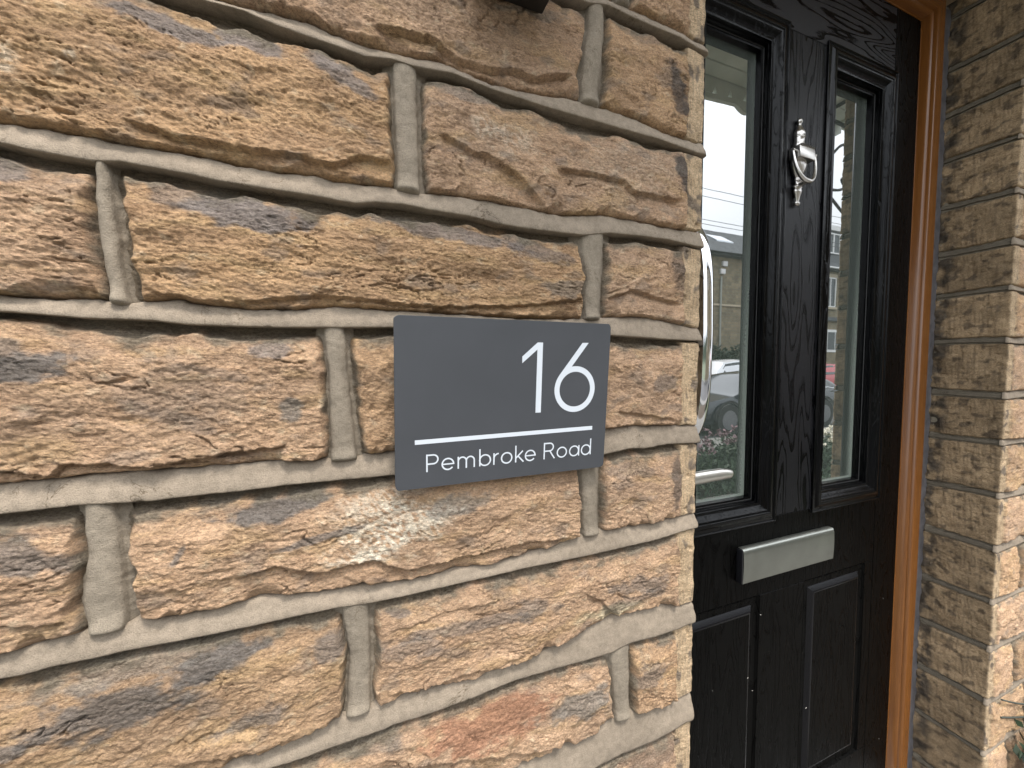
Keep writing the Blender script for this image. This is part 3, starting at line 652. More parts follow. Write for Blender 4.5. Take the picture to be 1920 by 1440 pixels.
TONES = {(1, -1): 3, (1, -2): 2, (2, -1): 3, (2, -2): 2, (3, -1): 3, (3, -3): 1, (4, -1): 3, (4, -2): 1, (5, -1): 1, (5, -2): 4, (6, -1): 0, (6, -2): 3, (7, -1): 3}
TILT = {(0, -2): 0.05, (1, -1): 0.0, (1, -2): 0.02, (2, -2): 0.0, (3, -3): 0.05, (4, -2): -0.05, (5, -2): -0.1, (5, -1): -0.04, (6, -2): -0.06}
ANIS = {(0, -1): 0.6, (0, -2): 0.6, (1, -1): 0.55, (2, -1): 0.6, (3, -1): 0.5, (3, -3): 0.75, (4, -1): 0.5, (5, -1): 0.75, (5, -2): 0.65, (6, -1): 0.5, (6, -2): 0.6, (1, -2): 0.85, (2, -2): 1.0, (2, -3): 1.0, (4, -2): 0.8, (4, -3): 0.9}
def in_view(u0, u1, z0, z1): return u1 > -0.36 and z1 > 0.52 and z0 < 1.84
bed_rows = []
for r_ in range(len(UP) - 1):
    zt, zb = LO[r_], UP[r_ + 1]
    zm = float(zt(0.2) + zb(0.2)) / 2
    vs = sorted(VJF[r_], key=lambda p: float(p[0](zm)))
    lefts = [(lambda z: X0 + np.asarray(z) * 0)] + [v[1] for v in vs]
    rights = [v[0] for v in vs] + [(lambda z: XE + np.asarray(z) * 0)]
    n_ = len(lefts)
    for i, (a, b) in enumerate(zip(lefts, rights)):
        ua, ub = float(a(zm)), float(b(zm))
        if ub - ua < 0.02: continue
        key = (r_ - NA, i - n_)
        vis = in_view(ua, ub, float(zb(ub)), float(zt(ub)))
        last = i == n_ - 1
        stone('stone', wall, a, b, zt, zb, 100 + r_ * 37 + i * 11, res=0.00125 if vis else 0.006, tan=TONES.get(key, (r_ + i) % 4),
              corner=XC if last else None, margin=0.031, F=0.0105 if vis else 0.009, tilt=TILT.get(key, 0.0), an=ANIS.get(key, 1.0 if (r_ * 3 + i) % 2 else 0.65), ledges=LEDGES if vis else (), patches=PATCHES if vis else ())
    for i, v in enumerate(vs):
        ua = float(v[0](zm)); vis = in_view(ua, ua, zm, zm)
        xm = (float(v[0](zm)) + float(v[1](zm))) / 2
        upright('mortar_joint', wall, v[0], v[1], float(zb(xm)) - 0.006, float(zt(xm)) + 0.004, 900 + r_ * 13 + i, res=0.0015 if vis else 0.006)
for r_ in range(len(UP)):
    z = float(UP[r_](0.2)); vis = 0.5 < z < 1.9
    joint('mortar_joint', wall, X0, XE - 0.004, UP[r_], LO[r_], 500 + r_ * 7, res=0.0016 if vis else 0.008, corner=XC)
# recessed bed behind joints and stones
uu, zz = np.meshgrid(np.linspace(X0, XE, 340), np.linspace(0.0, 2.56, 560), indexing='xy')
hh = -0.0125 + 0.0018 * fbm(uu * 70, zz * 70, 77, 4) + 0.0012 * fbm(uu * 20, zz * 20, 78, 2)
gridmesh('mortar_bed', place_left(uu, zz, hh), M_BED, wall, None, flip=True)
M_CORE = mat_simple('masonry_core', (0.16, 0.14, 0.12), 0.95)
box('wall_core', X0, XC - 0.012, 0.014, 0.30, 0.0, 2.56, M_CORE, wall)

# ------------------------------------------------------------------ the pier right of the door
pier = empty('stone_pier', (1.7, 0.0, 0.0), 'sandstone wall end right of the door, its narrow tooled side blocks in shade', 'wall')
pzs = [2.56, 2.42, 2.28, 2.15] + PIER_Z + [0.13, 0.0]
U0 = XP - REV; U1 = XP + 1.12
for i, z in enumerate(pzs[:-1]):
    th = 0.013 + 0.004 * ((i * 7) % 3) / 2
    s = i * 1.7
    zu = (lambda u, z=z, s=s, th=th: z + th / 2 + 0.0016 * np.sin(np.asarray(u) * 30 + s))
    zl = (lambda u, z=z, s=s, th=th: z - th / 2 + 0.0016 * np.sin(np.asarray(u) * 21 + s))
    joint('mortar_joint', pier, XP - 0.003, U1, zu, zl, 1500 + i * 5, place_right, res=0.002, h0=-0.0005, h1=0.0042, corner=XP)
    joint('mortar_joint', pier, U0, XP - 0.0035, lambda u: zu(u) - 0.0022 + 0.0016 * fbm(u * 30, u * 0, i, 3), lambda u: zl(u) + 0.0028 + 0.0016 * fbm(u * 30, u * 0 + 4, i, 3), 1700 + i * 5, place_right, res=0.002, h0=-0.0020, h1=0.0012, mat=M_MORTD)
    z2 = pzs[i + 1]
    zt = zl; zb = (lambda u, z=z2, s=(i + 1) * 1.7, t=0.013 + 0.004 * (((i + 1) * 7) % 3) / 2: z + t / 2 + 0.0016 * np.sin(np.asarray(u) * 30 + s))
    split = XP + (0.20 if i % 2 else 0.12)
    vis = 0.3 < z < 2.3
    cl = lambda z, a=U0: a + np.asarray(z) * 0
    sp_ = lambda z, a=split: a + np.asarray(z) * 0
    sp2 = lambda z, a=split + 0.016: a + np.asarray(z) * 0
    cr_ = lambda z, a=U1: a + np.asarray(z) * 0
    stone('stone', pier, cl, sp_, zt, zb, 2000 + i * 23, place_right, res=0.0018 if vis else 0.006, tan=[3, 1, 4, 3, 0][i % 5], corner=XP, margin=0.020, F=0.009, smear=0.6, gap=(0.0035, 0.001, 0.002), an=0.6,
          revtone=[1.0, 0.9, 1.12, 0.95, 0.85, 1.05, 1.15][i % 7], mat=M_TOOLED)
    cuts = [split + 0.016] + [XP + a for a in ((0.47, 0.80) if i % 2 else (0.37, 0.68, 0.93))] + [U1]
    for j in range(len(cuts) - 1):
        lf = lambda z, a=cuts[j]: a + np.asarray(z) * 0
        rf_ = lambda z, a=cuts[j + 1] - (0.016 if j < len(cuts) - 2 else 0): a + np.asarray(z) * 0
        stone('stone', pier, lf, rf_, zt, zb, 2500 + i * 19 + j * 7, place_right, res=0.003 if j == 0 else 0.007, tan=[1, 4, 0][(i + j) % 3], F=0.009, an=0.55)
uu, zz = np.meshgrid(np.linspace(U0, U1, 240), np.linspace(0.0, 2.56, 420), indexing='xy')
hh = -0.004 + 0.0016 * fbm(uu * 70, zz * 70, 79, 4)
gridmesh('mortar_bed', place_right(uu, zz, hh), M_BED, pier, None, flip=False)
box('wall_core', XP + 0.012, U1, 0.014, 0.30, 0.0, 2.56, M_CORE, pier)

# lintel over the opening, resting on both walls
lin = empty('stone_lintel', (0.95, 0.05, 2.17), 'long sandstone lintel spanning over the black door', 'lintel')
box('stone_block', XC + 0.004, XP - 0.004, -0.004, 0.21, 2.185, 2.56, mat_simple('lintel_stone', (0.36, 0.26, 0.16), 0.9, var=0.25, vs=12, bs=0.6, bd=0.003, bscale=60), lin, bev=0.004)

# ------------------------------------------------------------------ materials of the door
def mat_grain(name, axis, base=(0.0008, 0.0008, 0.0011), lightc=(0.0065, 0.0065, 0.0078), scale=1.0, seed=0.0, spec=0.16, rl=0.24, rh=0.40, dk=0.55):
    """black moulded skin with an embossed oak grain running along axis"""
    m, n, b = mat_new(name)
    sc_ = {'x': (1.0, 6.0, 7.5), 'z': (7.5, 6.0, 1.0)}[axis]
    t = n.nodes.new('ShaderNodeTexCoord'); mp = n.nodes.new('ShaderNodeMapping')
    mp.inputs['Scale'].default_value = sc_; mp.inputs['Location'].default_value = (seed, seed * 1.7, seed * 0.6)
    n.links.new(t.outputs['Object'], mp.inputs['Vector'])
    v = mp.outputs[0]
    warp = noise(n, v, 1.7 * scale, 2, 0.45, 0.25)
    mul = nd(n, 'ShaderNodeMath', operation='MULTIPLY'); mul.inputs[1].default_value = 15; n.links.new(warp, mul.inputs[0])
    fr = nd(n, 'ShaderNodeMath', operation='FRACT'); n.links.new(mul.outputs[0], fr.inputs[0])
    jag = noise(n, v, 26 * scale, 5, 0.7)
    add = nd(n, 'ShaderNodeMath', operation='MULTIPLY_ADD'); add.inputs[1].default_value = 0.9; n.links.new(jag, add.inputs[0]); n.links.new(fr.outputs[0], add.inputs[2])
    band = ramp(n, add.outputs[0], [(0.0, (0, 0, 0)), (0.62, (0, 0, 0)), (0.78, (1, 1, 1)), (1.0, (1, 1, 1))])
    pores_v = coords(n, {'x': (5, 60, 90), 'z': (90, 60, 5)}[axis])
    pores = noise(n, pores_v, 6, 4, 0.7)
    c = mixc(n, band.outputs[0], base, lightc)
    n.links.new(c.outputs[0], b.inputs['Base Color'])
    rr = mixc(n, band.outputs[0], (rl,) * 3, (rh,) * 3)
    n.links.new(rr.outputs[0], b.inputs['Roughness']); n.links.new(mixc(n, band.outputs[0], (spec * dk,) * 3, (spec,) * 3).outputs[0], b.inputs['Specular IOR Level'])
    b1 = bump(n, None, band.outputs[0], 0.7, 0.0008)
    bump(n, b, pores, 0.55, 0.0006, b1)
    return m
M_DX = mat_grain('black_door_skin_cross_grain', 'x', seed=2.3, lightc=(0.014, 0.014, 0.0165), spec=0.2, dk=0.2)
M_DZ = mat_grain('black_door_skin_upright_grain', 'z', seed=0.4)
M_DL = mat_grain('black_door_skin_plain_grain', 'z', base=(0.0008, 0.00075, 0.0007), lightc=(0.0018, 0.0017, 0.0016), scale=1.5, seed=5.1, spec=0.05, dk=0.8)
M_CAS = mat_grain('black_moulding', 'z', base=(0.0006, 0.0006, 0.0008), lightc=(0.001, 0.001, 0.0013), scale=2.2, seed=1.1, spec=0.15, rl=0.14, rh=0.14, dk=1.0)
M_BEV = mat_simple('black_gloss_bevel', (0.002, 0.002, 0.003), 0.22, spec=0.27)
M_RUB = mat_simple('black_rubber_gasket', (0.012, 0.012, 0.012), 0.65)
M_CHROME = mat_simple('polished_chrome', (0.75, 0.75, 0.77), 0.06, 1.0, var=0.03)
M_NICK = mat_simple('satin_nickel', (0.52, 0.50, 0.475), 0.30, 1.0, var=0.10, vs=60, bs=0.15, bd=0.0003, bscale=400)
M_SATIN = mat_simple('satin_lever_metal', (0.60, 0.58, 0.54), 0.34, 1.0, var=0.04)
M_DARK = mat_simple('black_plastic', (0.010, 0.010, 0.012), 0.35)

def mat_steel():
    m, n, b = mat_new('brushed_steel')
    v = coords(n, (2, 40, 90)); f = noise(n, v, 14, 4, 0.7); g = noise(n, coords(n), 14, 3)
    n.links.new(ramp(n, g, [(0.3, (0.25, 0.258, 0.235)), (0.7, (0.32, 0.33, 0.30))]).outputs[0], b.inputs['Base Color'])
    b.inputs['Metallic'].default_value = 1.0
    n.links.new(ramp(n, f, [(0.3, (0.30,) * 3), (0.7, (0.42,) * 3)]).outputs[0], b.inputs['Roughness'])
    bump(n, b, f, 0.12, 0.0003); return m
M_STEEL = mat_steel()

def mat_oak(name, axis):
    m, n, b = mat_new(name)
    v = coords(n, {'z': (60, 60, 2.2), 'x': (2.2, 60, 60)}[axis])
    f = noise(n, v, 3.0, 6, 0.65, 0.3); g = noise(n, coords(n, {'z': (220, 220, 9), 'x': (9, 220, 220)}[axis]), 2.0, 4, 0.7)
    c = ramp(n, f, [(0.28, (0.125, 0.045, 0.010)), (0.5, (0.148, 0.055, 0.012)), (0.72, (0.172, 0.066, 0.015))])
    c2 = mixc(n, 1.0, c.outputs[0], ramp(n, g, [(0.3, (0.8, 0.78, 0.75)), (0.65, (1.08, 1.08, 1.08))]).outputs[0], 'MULTIPLY')
    n.links.new(c2.outputs[0], b.inputs['Base Color']); b.inputs['Roughness'].default_value = 0.26
    bump(n, b, g, 0.35, 0.0004); return m
M_OAKZ = mat_oak('golden_oak_foil_upright', 'z'); M_OAKX = mat_oak('golden_oak_foil_level', 'x')

YD = 0.145
# ------------------------------------------------------------------ door frame
frame = empty('door_frame', (0.90, 0.13, 0.0), 'glossy golden-brown woodgrain frame around the black door', 'door frame')
XL, XR, ZT = 0.445, 1.3555, 2.131
fp = [(0.0, 0.205), (0.0, 0.1485), (0.0010, 0.1462), (0.0028, 0.1458), (0.0040, 0.1475), (0.0048, 0.1455), (0.0062, 0.1400), (0.0085, 0.1340), (0.0110, 0.1300), (0.0135, 0.1283), (0.0146, 0.1290), (0.0152, 0.1262), (0.0165, 0.1228), (0.0190, 0.1208), (0.0225, 0.1203), (0.0480, 0.1203), (0.0490, 0.1215), (0.0490, 0.205)]
def jamb(name, side):
    V = []; F = []; N = len(fp)
    for (d, y) in fp:
        x = XR + d if side > 0 else XL - d
        V += [(x, y, 0.0), (x, y, ZT + d)]
    for i in range(N - 1): F.append((2 * i, 2 * i + 1, 2 * i + 3, 2 * i + 2))
    F.append(tuple(2 * i for i in range(N))); F.append(tuple(2 * i + 1 for i in range(N)))
    bm = bmesh.new(); vs = [bm.verts.new(v) for v in V]
    for f in F:
        try: bm.faces.new([vs[k] for k in f])
        except ValueError: pass
    return bmobj(name, bm, M_OAKZ, frame, autos=50)
jamb('jamb', 1); jamb('jamb', -1)
V = []; F = []
for (d, y) in fp: V += [(XL - d, y, ZT + d), (XR + d, y, ZT + d)]
bm = bmesh.new(); vs = [bm.verts.new(v) for v in V]
for i in range(len(fp) - 1): bm.faces.new([vs[2 * i], vs[2 * i + 1], vs[2 * i + 3], vs[2 * i + 2]])
bmobj('head', bm, M_OAKX, frame, autos=50)
# uneven bead of grey sealant between frame and masonry
zz = np.linspace(0.0, 2.17, 420)
S = np.linspace(0, 1, 9)
ss, z2 = np.meshgrid(S, zz, indexing='ij')
x = 1.4035 + ss * (0.046 + 0.002 * fbm(z2 * 14, ss * 0, 31, 2)); y = 0.1225 + 0.006 * ss + 0.0035 * fbm(z2 * 30, ss * 3, 33, 3) + 0.003 * np.sin(ss * math.pi)
M_SEAL = mat_simple('grey_frame_sealant', (0.085, 0.078, 0.080), 0.75, var=0.35, vs=30, bs=0.5, bd=0.001, bscale=120)
gridmesh('sealant', np.stack([x, y, z2], -1), M_SEAL, frame, None, flip=False)
box('packing', 1.4050, 1.449, 0.132, 0.20, 0.0, 2.18, M_CORE, frame)
box('packing', XL - 0.049, 1.449, 0.15, 0.20, ZT + 0.0492, 2.1845, M_CORE, frame)

# ------------------------------------------------------------------ door leaf
door = empty('front_door', (0.90, YD, 0.06), 'black panelled front door with embossed oak grain and two tall glass panes', 'door')
LE, RE, TE, BE = 0.4500, 1.3535, 2.1290, 0.060
CL = (0.587, 0.8595, 0.897, 1.974); CRt = (0.9855, 1.2575, 0.897, 1.974)     # cassettes x0 x1 z0 z1
PL = (0.580, 0.8206, 0.215, 0.731); PR = (0.973, 1.2125, 0.215, 0.731)       # lower panels
G = 0.0004
def leafpiece(name, x0, x1, z0, z1, mat): return box(name, x0 + G, x1 - G, YD, 0.189, z0 + G, z1 - G, mat, door, bev=0.0010, seg=1)
leafpiece('stile', LE, 0.597, BE, TE, M_DZ); leafpiece('stile', 1.2475, RE, BE, TE, M_DL)
leafpiece('top_rail', 0.597, 1.2475, 1.964, TE, M_DX)
leafpiece('lock_rail', 0.597, 1.2475, 0.7312, 0.907, M_DL)
leafpiece('muntin', 0.8495, 0.9955, 0.907, 1.964, M_DZ)
leafpiece('bottom_rail', 0.597, 1.2475, BE, 0.2148, M_DL)
leafpiece('lower_muntin', 0.8208, 0.9728, 0.2148, 0.7312, M_DL)
leafpiece('stile_edge', 1.2127, 1.2475, 0.2148, 0.7312, M_DL)

def ring_frame(name, rect, prof, mat, parent, capmat=None, cap=False, autos=28):
    x0, x1, z0, z1 = rect; V = []; F = []
    for d, y in prof: V += [(x0 + d, y, z0 + d), (x1 - d, y, z0 + d), (x1 - d, y, z1 - d), (x0 + d, y, z1 - d)]
    for i in range(len(prof) - 1):
        for k in range(4):
            k2 = (k + 1) % 4; F.append((4 * i + k, 4 * i + k2, 4 * i + 4 + k2, 4 * i + 4 + k))
    if cap: F.append(tuple(4 * (len(prof) - 1) + k for k in range(4)))
    return mk(name, V, F, mat, parent, smooth=True, autos=autos)
CP = [(0, .1462), (0, .1412), (.0008, .1404), (.0024, .1402), (.0034, .1412), (.0042, .1428), (.0085, .1424), (.0125, .1405), (.0165, .1382), (.0195, .1371), (.0225, .1366), (.0245, .1370), (.0256, .1380), (.0262, .1392), (.0285, .1396), (.0300, .1406), (.0330, .1440), (.0380, .1480), (.0430, .1502), (.0446, .1506), (.0450, .1560), (.0470, .1566), (.0476, .1640), (.0540, .1660), (.0545, .1790)]

def mat_glass():
    m, n, b = mat_new('door_glass')
    at = nd(n, 'ShaderNodeAttribute', attribute_name='Col')
    f = noise(n, coords(n), 1400, 2, 0.6)
    fuzz = noise(n, coords(n), 260, 4, 0.6)
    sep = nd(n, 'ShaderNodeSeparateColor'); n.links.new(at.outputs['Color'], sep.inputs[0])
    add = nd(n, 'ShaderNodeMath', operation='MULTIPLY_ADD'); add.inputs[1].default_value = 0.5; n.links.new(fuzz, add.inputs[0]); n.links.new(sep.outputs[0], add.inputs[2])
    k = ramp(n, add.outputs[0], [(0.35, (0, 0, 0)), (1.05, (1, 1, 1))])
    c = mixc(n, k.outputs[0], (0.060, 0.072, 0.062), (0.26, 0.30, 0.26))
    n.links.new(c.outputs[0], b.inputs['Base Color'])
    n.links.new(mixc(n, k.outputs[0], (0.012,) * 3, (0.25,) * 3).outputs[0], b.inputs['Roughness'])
    b.inputs['IOR'].default_value = 4.2
    bump(n, b, noise(n, coords(n), 9, 2), 0.02, 0.002)
    return m
M_GLASS = mat_glass()
for rect in (CL, CRt):
    cf = ring_frame('glazing_frame', rect, CP, M_CAS, door)
    x0, x1, z0, z1 = rect; d = 0.0535
    xs = np.linspace(x0 + d, x1 - d, 60); zs = np.linspace(z0 + d, z1 - d, 240)
    zz, xx = np.meshgrid(zs, xs, indexing='ij')
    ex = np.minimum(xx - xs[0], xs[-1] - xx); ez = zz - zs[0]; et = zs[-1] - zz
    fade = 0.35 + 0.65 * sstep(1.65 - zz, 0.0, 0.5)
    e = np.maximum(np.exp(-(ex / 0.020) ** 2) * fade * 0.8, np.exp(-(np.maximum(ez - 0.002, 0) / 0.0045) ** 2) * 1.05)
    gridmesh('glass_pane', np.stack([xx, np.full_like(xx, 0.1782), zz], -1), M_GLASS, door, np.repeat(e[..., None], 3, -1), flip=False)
    # rubber gasket round the pane
    ring_frame('gasket', (x0 + 0.0466, x1 - 0.0466, z0 + 0.0466, z1 - 0.0466), [(0, .1652), (0.0008, .1634), (0.0016, .1650), (0.0026, .1636), (0.0036, .1652), (0.0070, .1668), (0.0072, .1785)], M_RUB, cf)
for rect in (PL, PR):
    ring_frame('panel_recess', rect, [(0, .1470), (0.0006, .1456), (0.0020, .1468), (0.0050, .1492), (.0150, .1500), (.0205, .1502)], M_DL, door)
    ring_frame('panel_bevel', rect, [(.0206, .1502), (.0215, .1496), (.0295, .1436), (.0320, .1426), (.0345, .1424)], M_BEV, door)
    x0, x1, z0, z1 = rect; box('panel_field', x0 + .0345, x1 - .0345, .1424, .150, z0 + .0345, z1 - .0345, M_DL, door)
box('leaf_core', LE + 0.02, 0.597, 0.186, 0.192, BE + 0.01, TE - 0.01, M_DARK, door)
box('leaf_core', 0.56, 1.23, 0.1515, 0.187, 0.20, 0.75, M_DARK, door)

# ------------------------------------------------------------------ letter plate
lp = box('letter_plate', 0.7480, 1.0530, 0.1335, 0.1446, 0.7800, 0.8520, M_DARK, door, bev=0.003)
P = []
for i in range(17):
    t = i / 16.0; z = 0.7800 + t * (0.8540 - 0.7800)
    bulge = 0.1302 - 0.0012 * math.sin(math.pi * t)
    if i >= 15: bulge += (i - 14) ** 2 * 0.0007
    P.append([(0.7475, bulge, z), (1.0520, bulge, z)])
P.append([(0.7475, 0.1440, 0.8548), (1.0520, 0.1440, 0.8548)])
P = np.array(P)
fl = gridmesh('flap', P, M_STEEL, lp, None, flip=True); fl.data.set_sharp_from_angle(angle=R(60))
box('end_cap', 0.7440, 0.7474, 0.1300, 0.1446, 0.7795, 0.8530, M_DARK, lp, bev=0.001)

# ------------------------------------------------------------------ knocker
KX = 0.8935
def lathe_flat(name, prof, cx, cy, mat, parent, n=16, oval=0.8, autos=50):
    V = []; F = []
    for (z, r) in [(z, r * 1.28) for z, r in prof]:
        for k in range(n):
            t = 2 * math.pi * k / n; V.append((cx + r * math.cos(t), cy + r * oval * math.sin(t), z))
    for i in range(len(prof) - 1):
        for k in range(n):
            k2 = (k + 1) % n; F.append((i * n + k, i * n + k2, (i + 1) * n + k2, (i + 1) * n + k))
    F.append(tuple(range(n - 1, -1, -1))); F.append(tuple((len(prof) - 1) * n + k for k in range(n)))
    bm = bmesh.new(); vs = [bm.verts.new(v) for v in V]
    for f in F: bm.faces.new([vs[i] for i in f])
    return bmobj(name, bm, mat, parent, autos=autos)
kn = lathe_flat('knocker', [(1.7185, .0100), (1.7215, .0112), (1.7270, .0098), (1.7330, .0092), (1.7400, .0094), (1.7408, .0104), (1.7425, .0104), (1.7435, .0098), (1.7480, .0104), (1.7520, .0100), (1.7560, .0080), (1.7600, .0062), (1.7650, .0040), (1.7690, .0028), (1.7710, .0034), (1.7735, .0046), (1.7765, .0050), (1.7795, .0043), (1.7815, .0022)], KX, 0.1395, M_NICK, door)
bm = bmesh.new()
add_box(bm, KX - 0.0250, KX + 0.0250, 0.1195, 0.1440, 1.6890, 1.7140, 0.0012)
for v in bm.verts:
    if v.co.z > 1.708: v.co.y = 0.1440 + (v.co.y - 0.1440) * 0.92
r_ = bmesh.ops.create_cone(bm, segments=4, radius1=0.0265, radius2=0.0125, depth=0.0085, cap_ends=True)
for v in r_['verts']:
    c, s = math.cos(R(45)), math.sin(R(45)); x, y = v.co.x * c - v.co.y * s, v.co.x * s + v.co.y * c
    v.co = Vector((KX + x * 1.30, 0.1315 + y * 0.62, 1.7184 + v.co.z))
bmobj('block', bm, M_NICK, kn, autos=30)
lathe_flat('urn', [(1.6895, .0175), (1.6850, .0178), (1.6790, .0170), (1.6720, .0148), (1.6660, .0122), (1.6600, .0094), (1.6555, .0072), (1.6530, .0070), (1.6520, .0082), (1.6500, .0082), (1.6490, .0064), (1.6440, .0060), (1.6400, .0070), (1.6370, .0100), (1.6350, .0100), (1.6320, .0078), (1.6280, .0094), (1.6250, .0090), (1.6200, .0068), (1.6140, .0052), (1.6080, .0040), (1.6060, .0038), (1.6050, .0056), (1.6020, .0062), (1.5985, .0052), (1.5965, .0024)], KX, 0.1392, M_NICK, kn, oval=0.5)
half = [(0.0350, 0.1290, 1.7060), (0.0347, 0.1270, 1.6920), (0.0318, 0.1245, 1.6740), (0.0240, 0.1215, 1.6550), (0.0120, 0.1195, 1.6440)]
rp = smooth_path([(KX - a, b, c) for a, b, c in half] + [(KX, 0.1190, 1.6415)] + [(KX + a, b, c) for a, b, c in half[::-1]], 6)
tt = np.abs(np.linspace(-1, 1, len(rp)))
tube('ring', rp, 0.0026 + 0.0026 * (1 - tt) ** 1.2, M_NICK, kn, n=12)
for s in (-1, 1): tube('pivot', [(KX + s * 0.024, 0.128, 1.704), (KX + s * 0.031, 0.128, 1.704), (KX + s * 0.0375, 0.128, 1.7045)], [0.0026, 0.0026, 0.0034], M_NICK, kn, n=10)
tube('striker', [(KX, 0.1455, 1.640), (KX, 0.1300, 1.640), (KX, 0.1200, 1.6418)], [0.0055, 0.0050, 0.0040], M_NICK, kn, n=10)

# ------------------------------------------------------------------ bow handle and lever
bow = smooth_path([(.550, .146, 1.512), (.551, .118, 1.505), (.553, .090, 1.478), (.5545, .074, 1.425), (.555, .070, 1.330), (.555, .070, 1.270), (.5545, .074, 1.185), (.553, .090, 1.130), (.551, .118, 1.104), (.550, .146, 1.098)], 8)
bh = tube('pull_handle', bow, 0.0145, M_CHROME, door, n=24)
bh['label'] = 'bowed chrome pull handle'
for z in (1.512, 1.098): tube('rose', [(.550, .1448, z), (.550, .1405, z)], 0.020, M_CHROME, bh, n=24)
lv = tube('lever_handle', smooth_path([(.520, .090, 1.040), (.560, .088, 1.0415), (.600, .088, 1.0425), (.630, .089, 1.0422), (.650, .090, 1.0405), (.659, .091, 1.0395)], 6), [0.0105] * 6 + [0.0105] * 6 + [0.0100] * 6 + [0.0094, .0092, .0089, .0086, .0083, .0080] + [.0076, .0072, .0068, .0064, .0056, .0045] + [0.0018], M_SATIN, door, n=20, squash=(0.75, 1.15))
box('backplate', .500, .540, .1370, .1446, .930, 1.085, M_SATIN, lv, bev=0.003)
tube('spindle', [(.520, .137, 1.040), (.520, .088, 1.040)], 0.010, M_SATIN, lv, n=16)

# threshold
th = empty('door_sill', (0.9, 0.13, 0.0), 'low grey sill under the black door', 'sill')
box('sill_bar', 0.4702, 1.4420, 0.06, 0.205, 0.012, 0.052, mat_simple('sill_metal', (0.3, 0.3, 0.3), 0.5, 0.6), th, bev=0.004)

# ------------------------------------------------------------------ house sign
from mathutils import Euler
sa, sb, sg = 0.0736, 0.0105, -0.0058
SR = Matrix.Rotation(sb, 3, 'Z') @ Matrix.Rotation(sa, 3, 'X') @ Matrix.Rotation(sg, 3, 'Y')
SC = Vector((0.1589, -0.0280, 1.2087))
SW, SH = 0.2620, 0.1855
sign = bpy.data.objects.new('house_sign', None); COL.objects.link(sign); sign.location = SC; sign.rotation_euler = SR.to_euler(); sign.empty_display_size = 0.05
WPOS[sign.name] = Vector((0, 0, 0))
tag(sign, 'slate grey rounded house sign with white 16 and Pembroke Road, on the stone wall', 'sign')
def mat_signface():
    m, n, b = mat_new('matt_slate_grey_acrylic')
    f = noise(n, coords(n), 18, 4); g = noise(n, coords(n), 1200, 2)
    n.links.new(ramp(n, f, [(0.3, (0.043, 0.046, 0.052)), (0.7, (0.049, 0.052, 0.059))]).outputs[0], b.inputs['Base Color'])
    b.inputs['Roughness'].default_value = 0.55; bump(n, b, g, 0.10, 0.0002); return m
M_SIGN = mat_signface()
M_WHITE = mat_simple('white_vinyl', (0.56, 0.595, 0.64), 0.5, var=0.01)
rr = 0.0075; outl = []
for cx, cz, a0 in ((SW / 2 - rr, SH / 2 - rr, 0), (-SW / 2 + rr, SH / 2 - rr, 90), (-SW / 2 + rr, -SH / 2 + rr, 180), (SW / 2 - rr, -SH / 2 + rr, 270)):
    for k in range(6):
        t = R(a0 + k * 90 / 8); outl.append((cx + rr * math.cos(t), cz + rr * math.sin(t)))
N = len(outl); TH = 0.0032; V = []
for (s, y) in ((1.0, TH), (1.0, 0.0004), (0.9975, 0.0)):
    for (x, z) in outl: V.append((x * s, y, z * s))
F = [tuple(range(2 * N, 3 * N)), tuple(range(N - 1, -1, -1))]
for L_ in (0, 1):
    for k in range(N): F.append((L_ * N + k, L_ * N + (k + 1) % N, (L_ + 1) * N + (k + 1) % N, (L_ + 1) * N + k))
def signmesh(name, V, F, mat):
    me = bpy.data.meshes.new(name); bm = bmesh.new(); vs = [bm.verts.new(v) for v in V]
    for f in F:
        try: bm.faces.new([vs[k] for k in f])
        except ValueError: pass
    bmesh.ops.recalc_face_normals(bm, faces=bm.faces); bm.to_mesh(me); bm.free(); me.materials.append(mat)
    o = bpy.data.objects.new(name, me); COL.objects.link(o); o.parent = sign; return o
signmesh('plate', V, F, M_SIGN)
LETTER_LAYER = [0]
def stroke(V, F, pts, wd, closed=False):
    """flat ribbon of constant width along pts (mm), as a 0.15 mm thick film"""
    P = np.array(pts, float); n = len(P)
    if closed:
        T = np.roll(P, -1, 0) - np.roll(P, 1, 0)
    else: T = np.gradient(P, axis=0)
    T /= np.linalg.norm(T, axis=1)[:, None]; Nn = np.stack([-T[:, 1], T[:, 0]], 1) * wd / 2
    b = len(V); LETTER_LAYER[0] = (LETTER_LAYER[0] + 1) % 6; y = -0.00012 - 0.00002 * LETTER_LAYER[0]
    for p, q in zip(P + Nn, P - Nn): V.append((p[0] / 1000, y, p[1] / 1000)); V.append((q[0] / 1000, y, q[1] / 1000))
    m_ = n if closed else n - 1
    for i in range(m_):
        j = (i + 1) % n; F.append((b + 2 * i, b + 2 * j, b + 2 * j + 1, b + 2 * i + 1))
def arc(cx, cz, r, a0, a1, n=28, rz=None):
    rz = rz or r; return [(cx + r * math.cos(R(a0 + (a1 - a0) * i / n)), cz + rz * math.sin(R(a0 + (a1 - a0) * i / n))) for i in range(n + 1)]
def seg(*p):
    out = []
    for a, b in zip(p[:-1], p[1:]): out += [a, ((a[0] + b[0]) / 2, (a[1] + b[1]) / 2)]
    return out + [p[-1]]
V = []; F = []
stroke(V, F, seg((33.6, 67.2), (33.2, -15.6)), 7.0)
V0 = len(V); V += [(x / 1000, -0.00016, z / 1000) for x, z in ((33.0, 67.2), (30.2, 67.2), (11.2, 51.0), (11.2, 43.2), (30.2, 59.2))]; F.append((V0, V0 + 1, V0 + 2, V0 + 3, V0 + 4))
stroke(V, F, arc(82.4, 10.9, 24.9, 0, 360, 64)[:-1], 6.8, True)
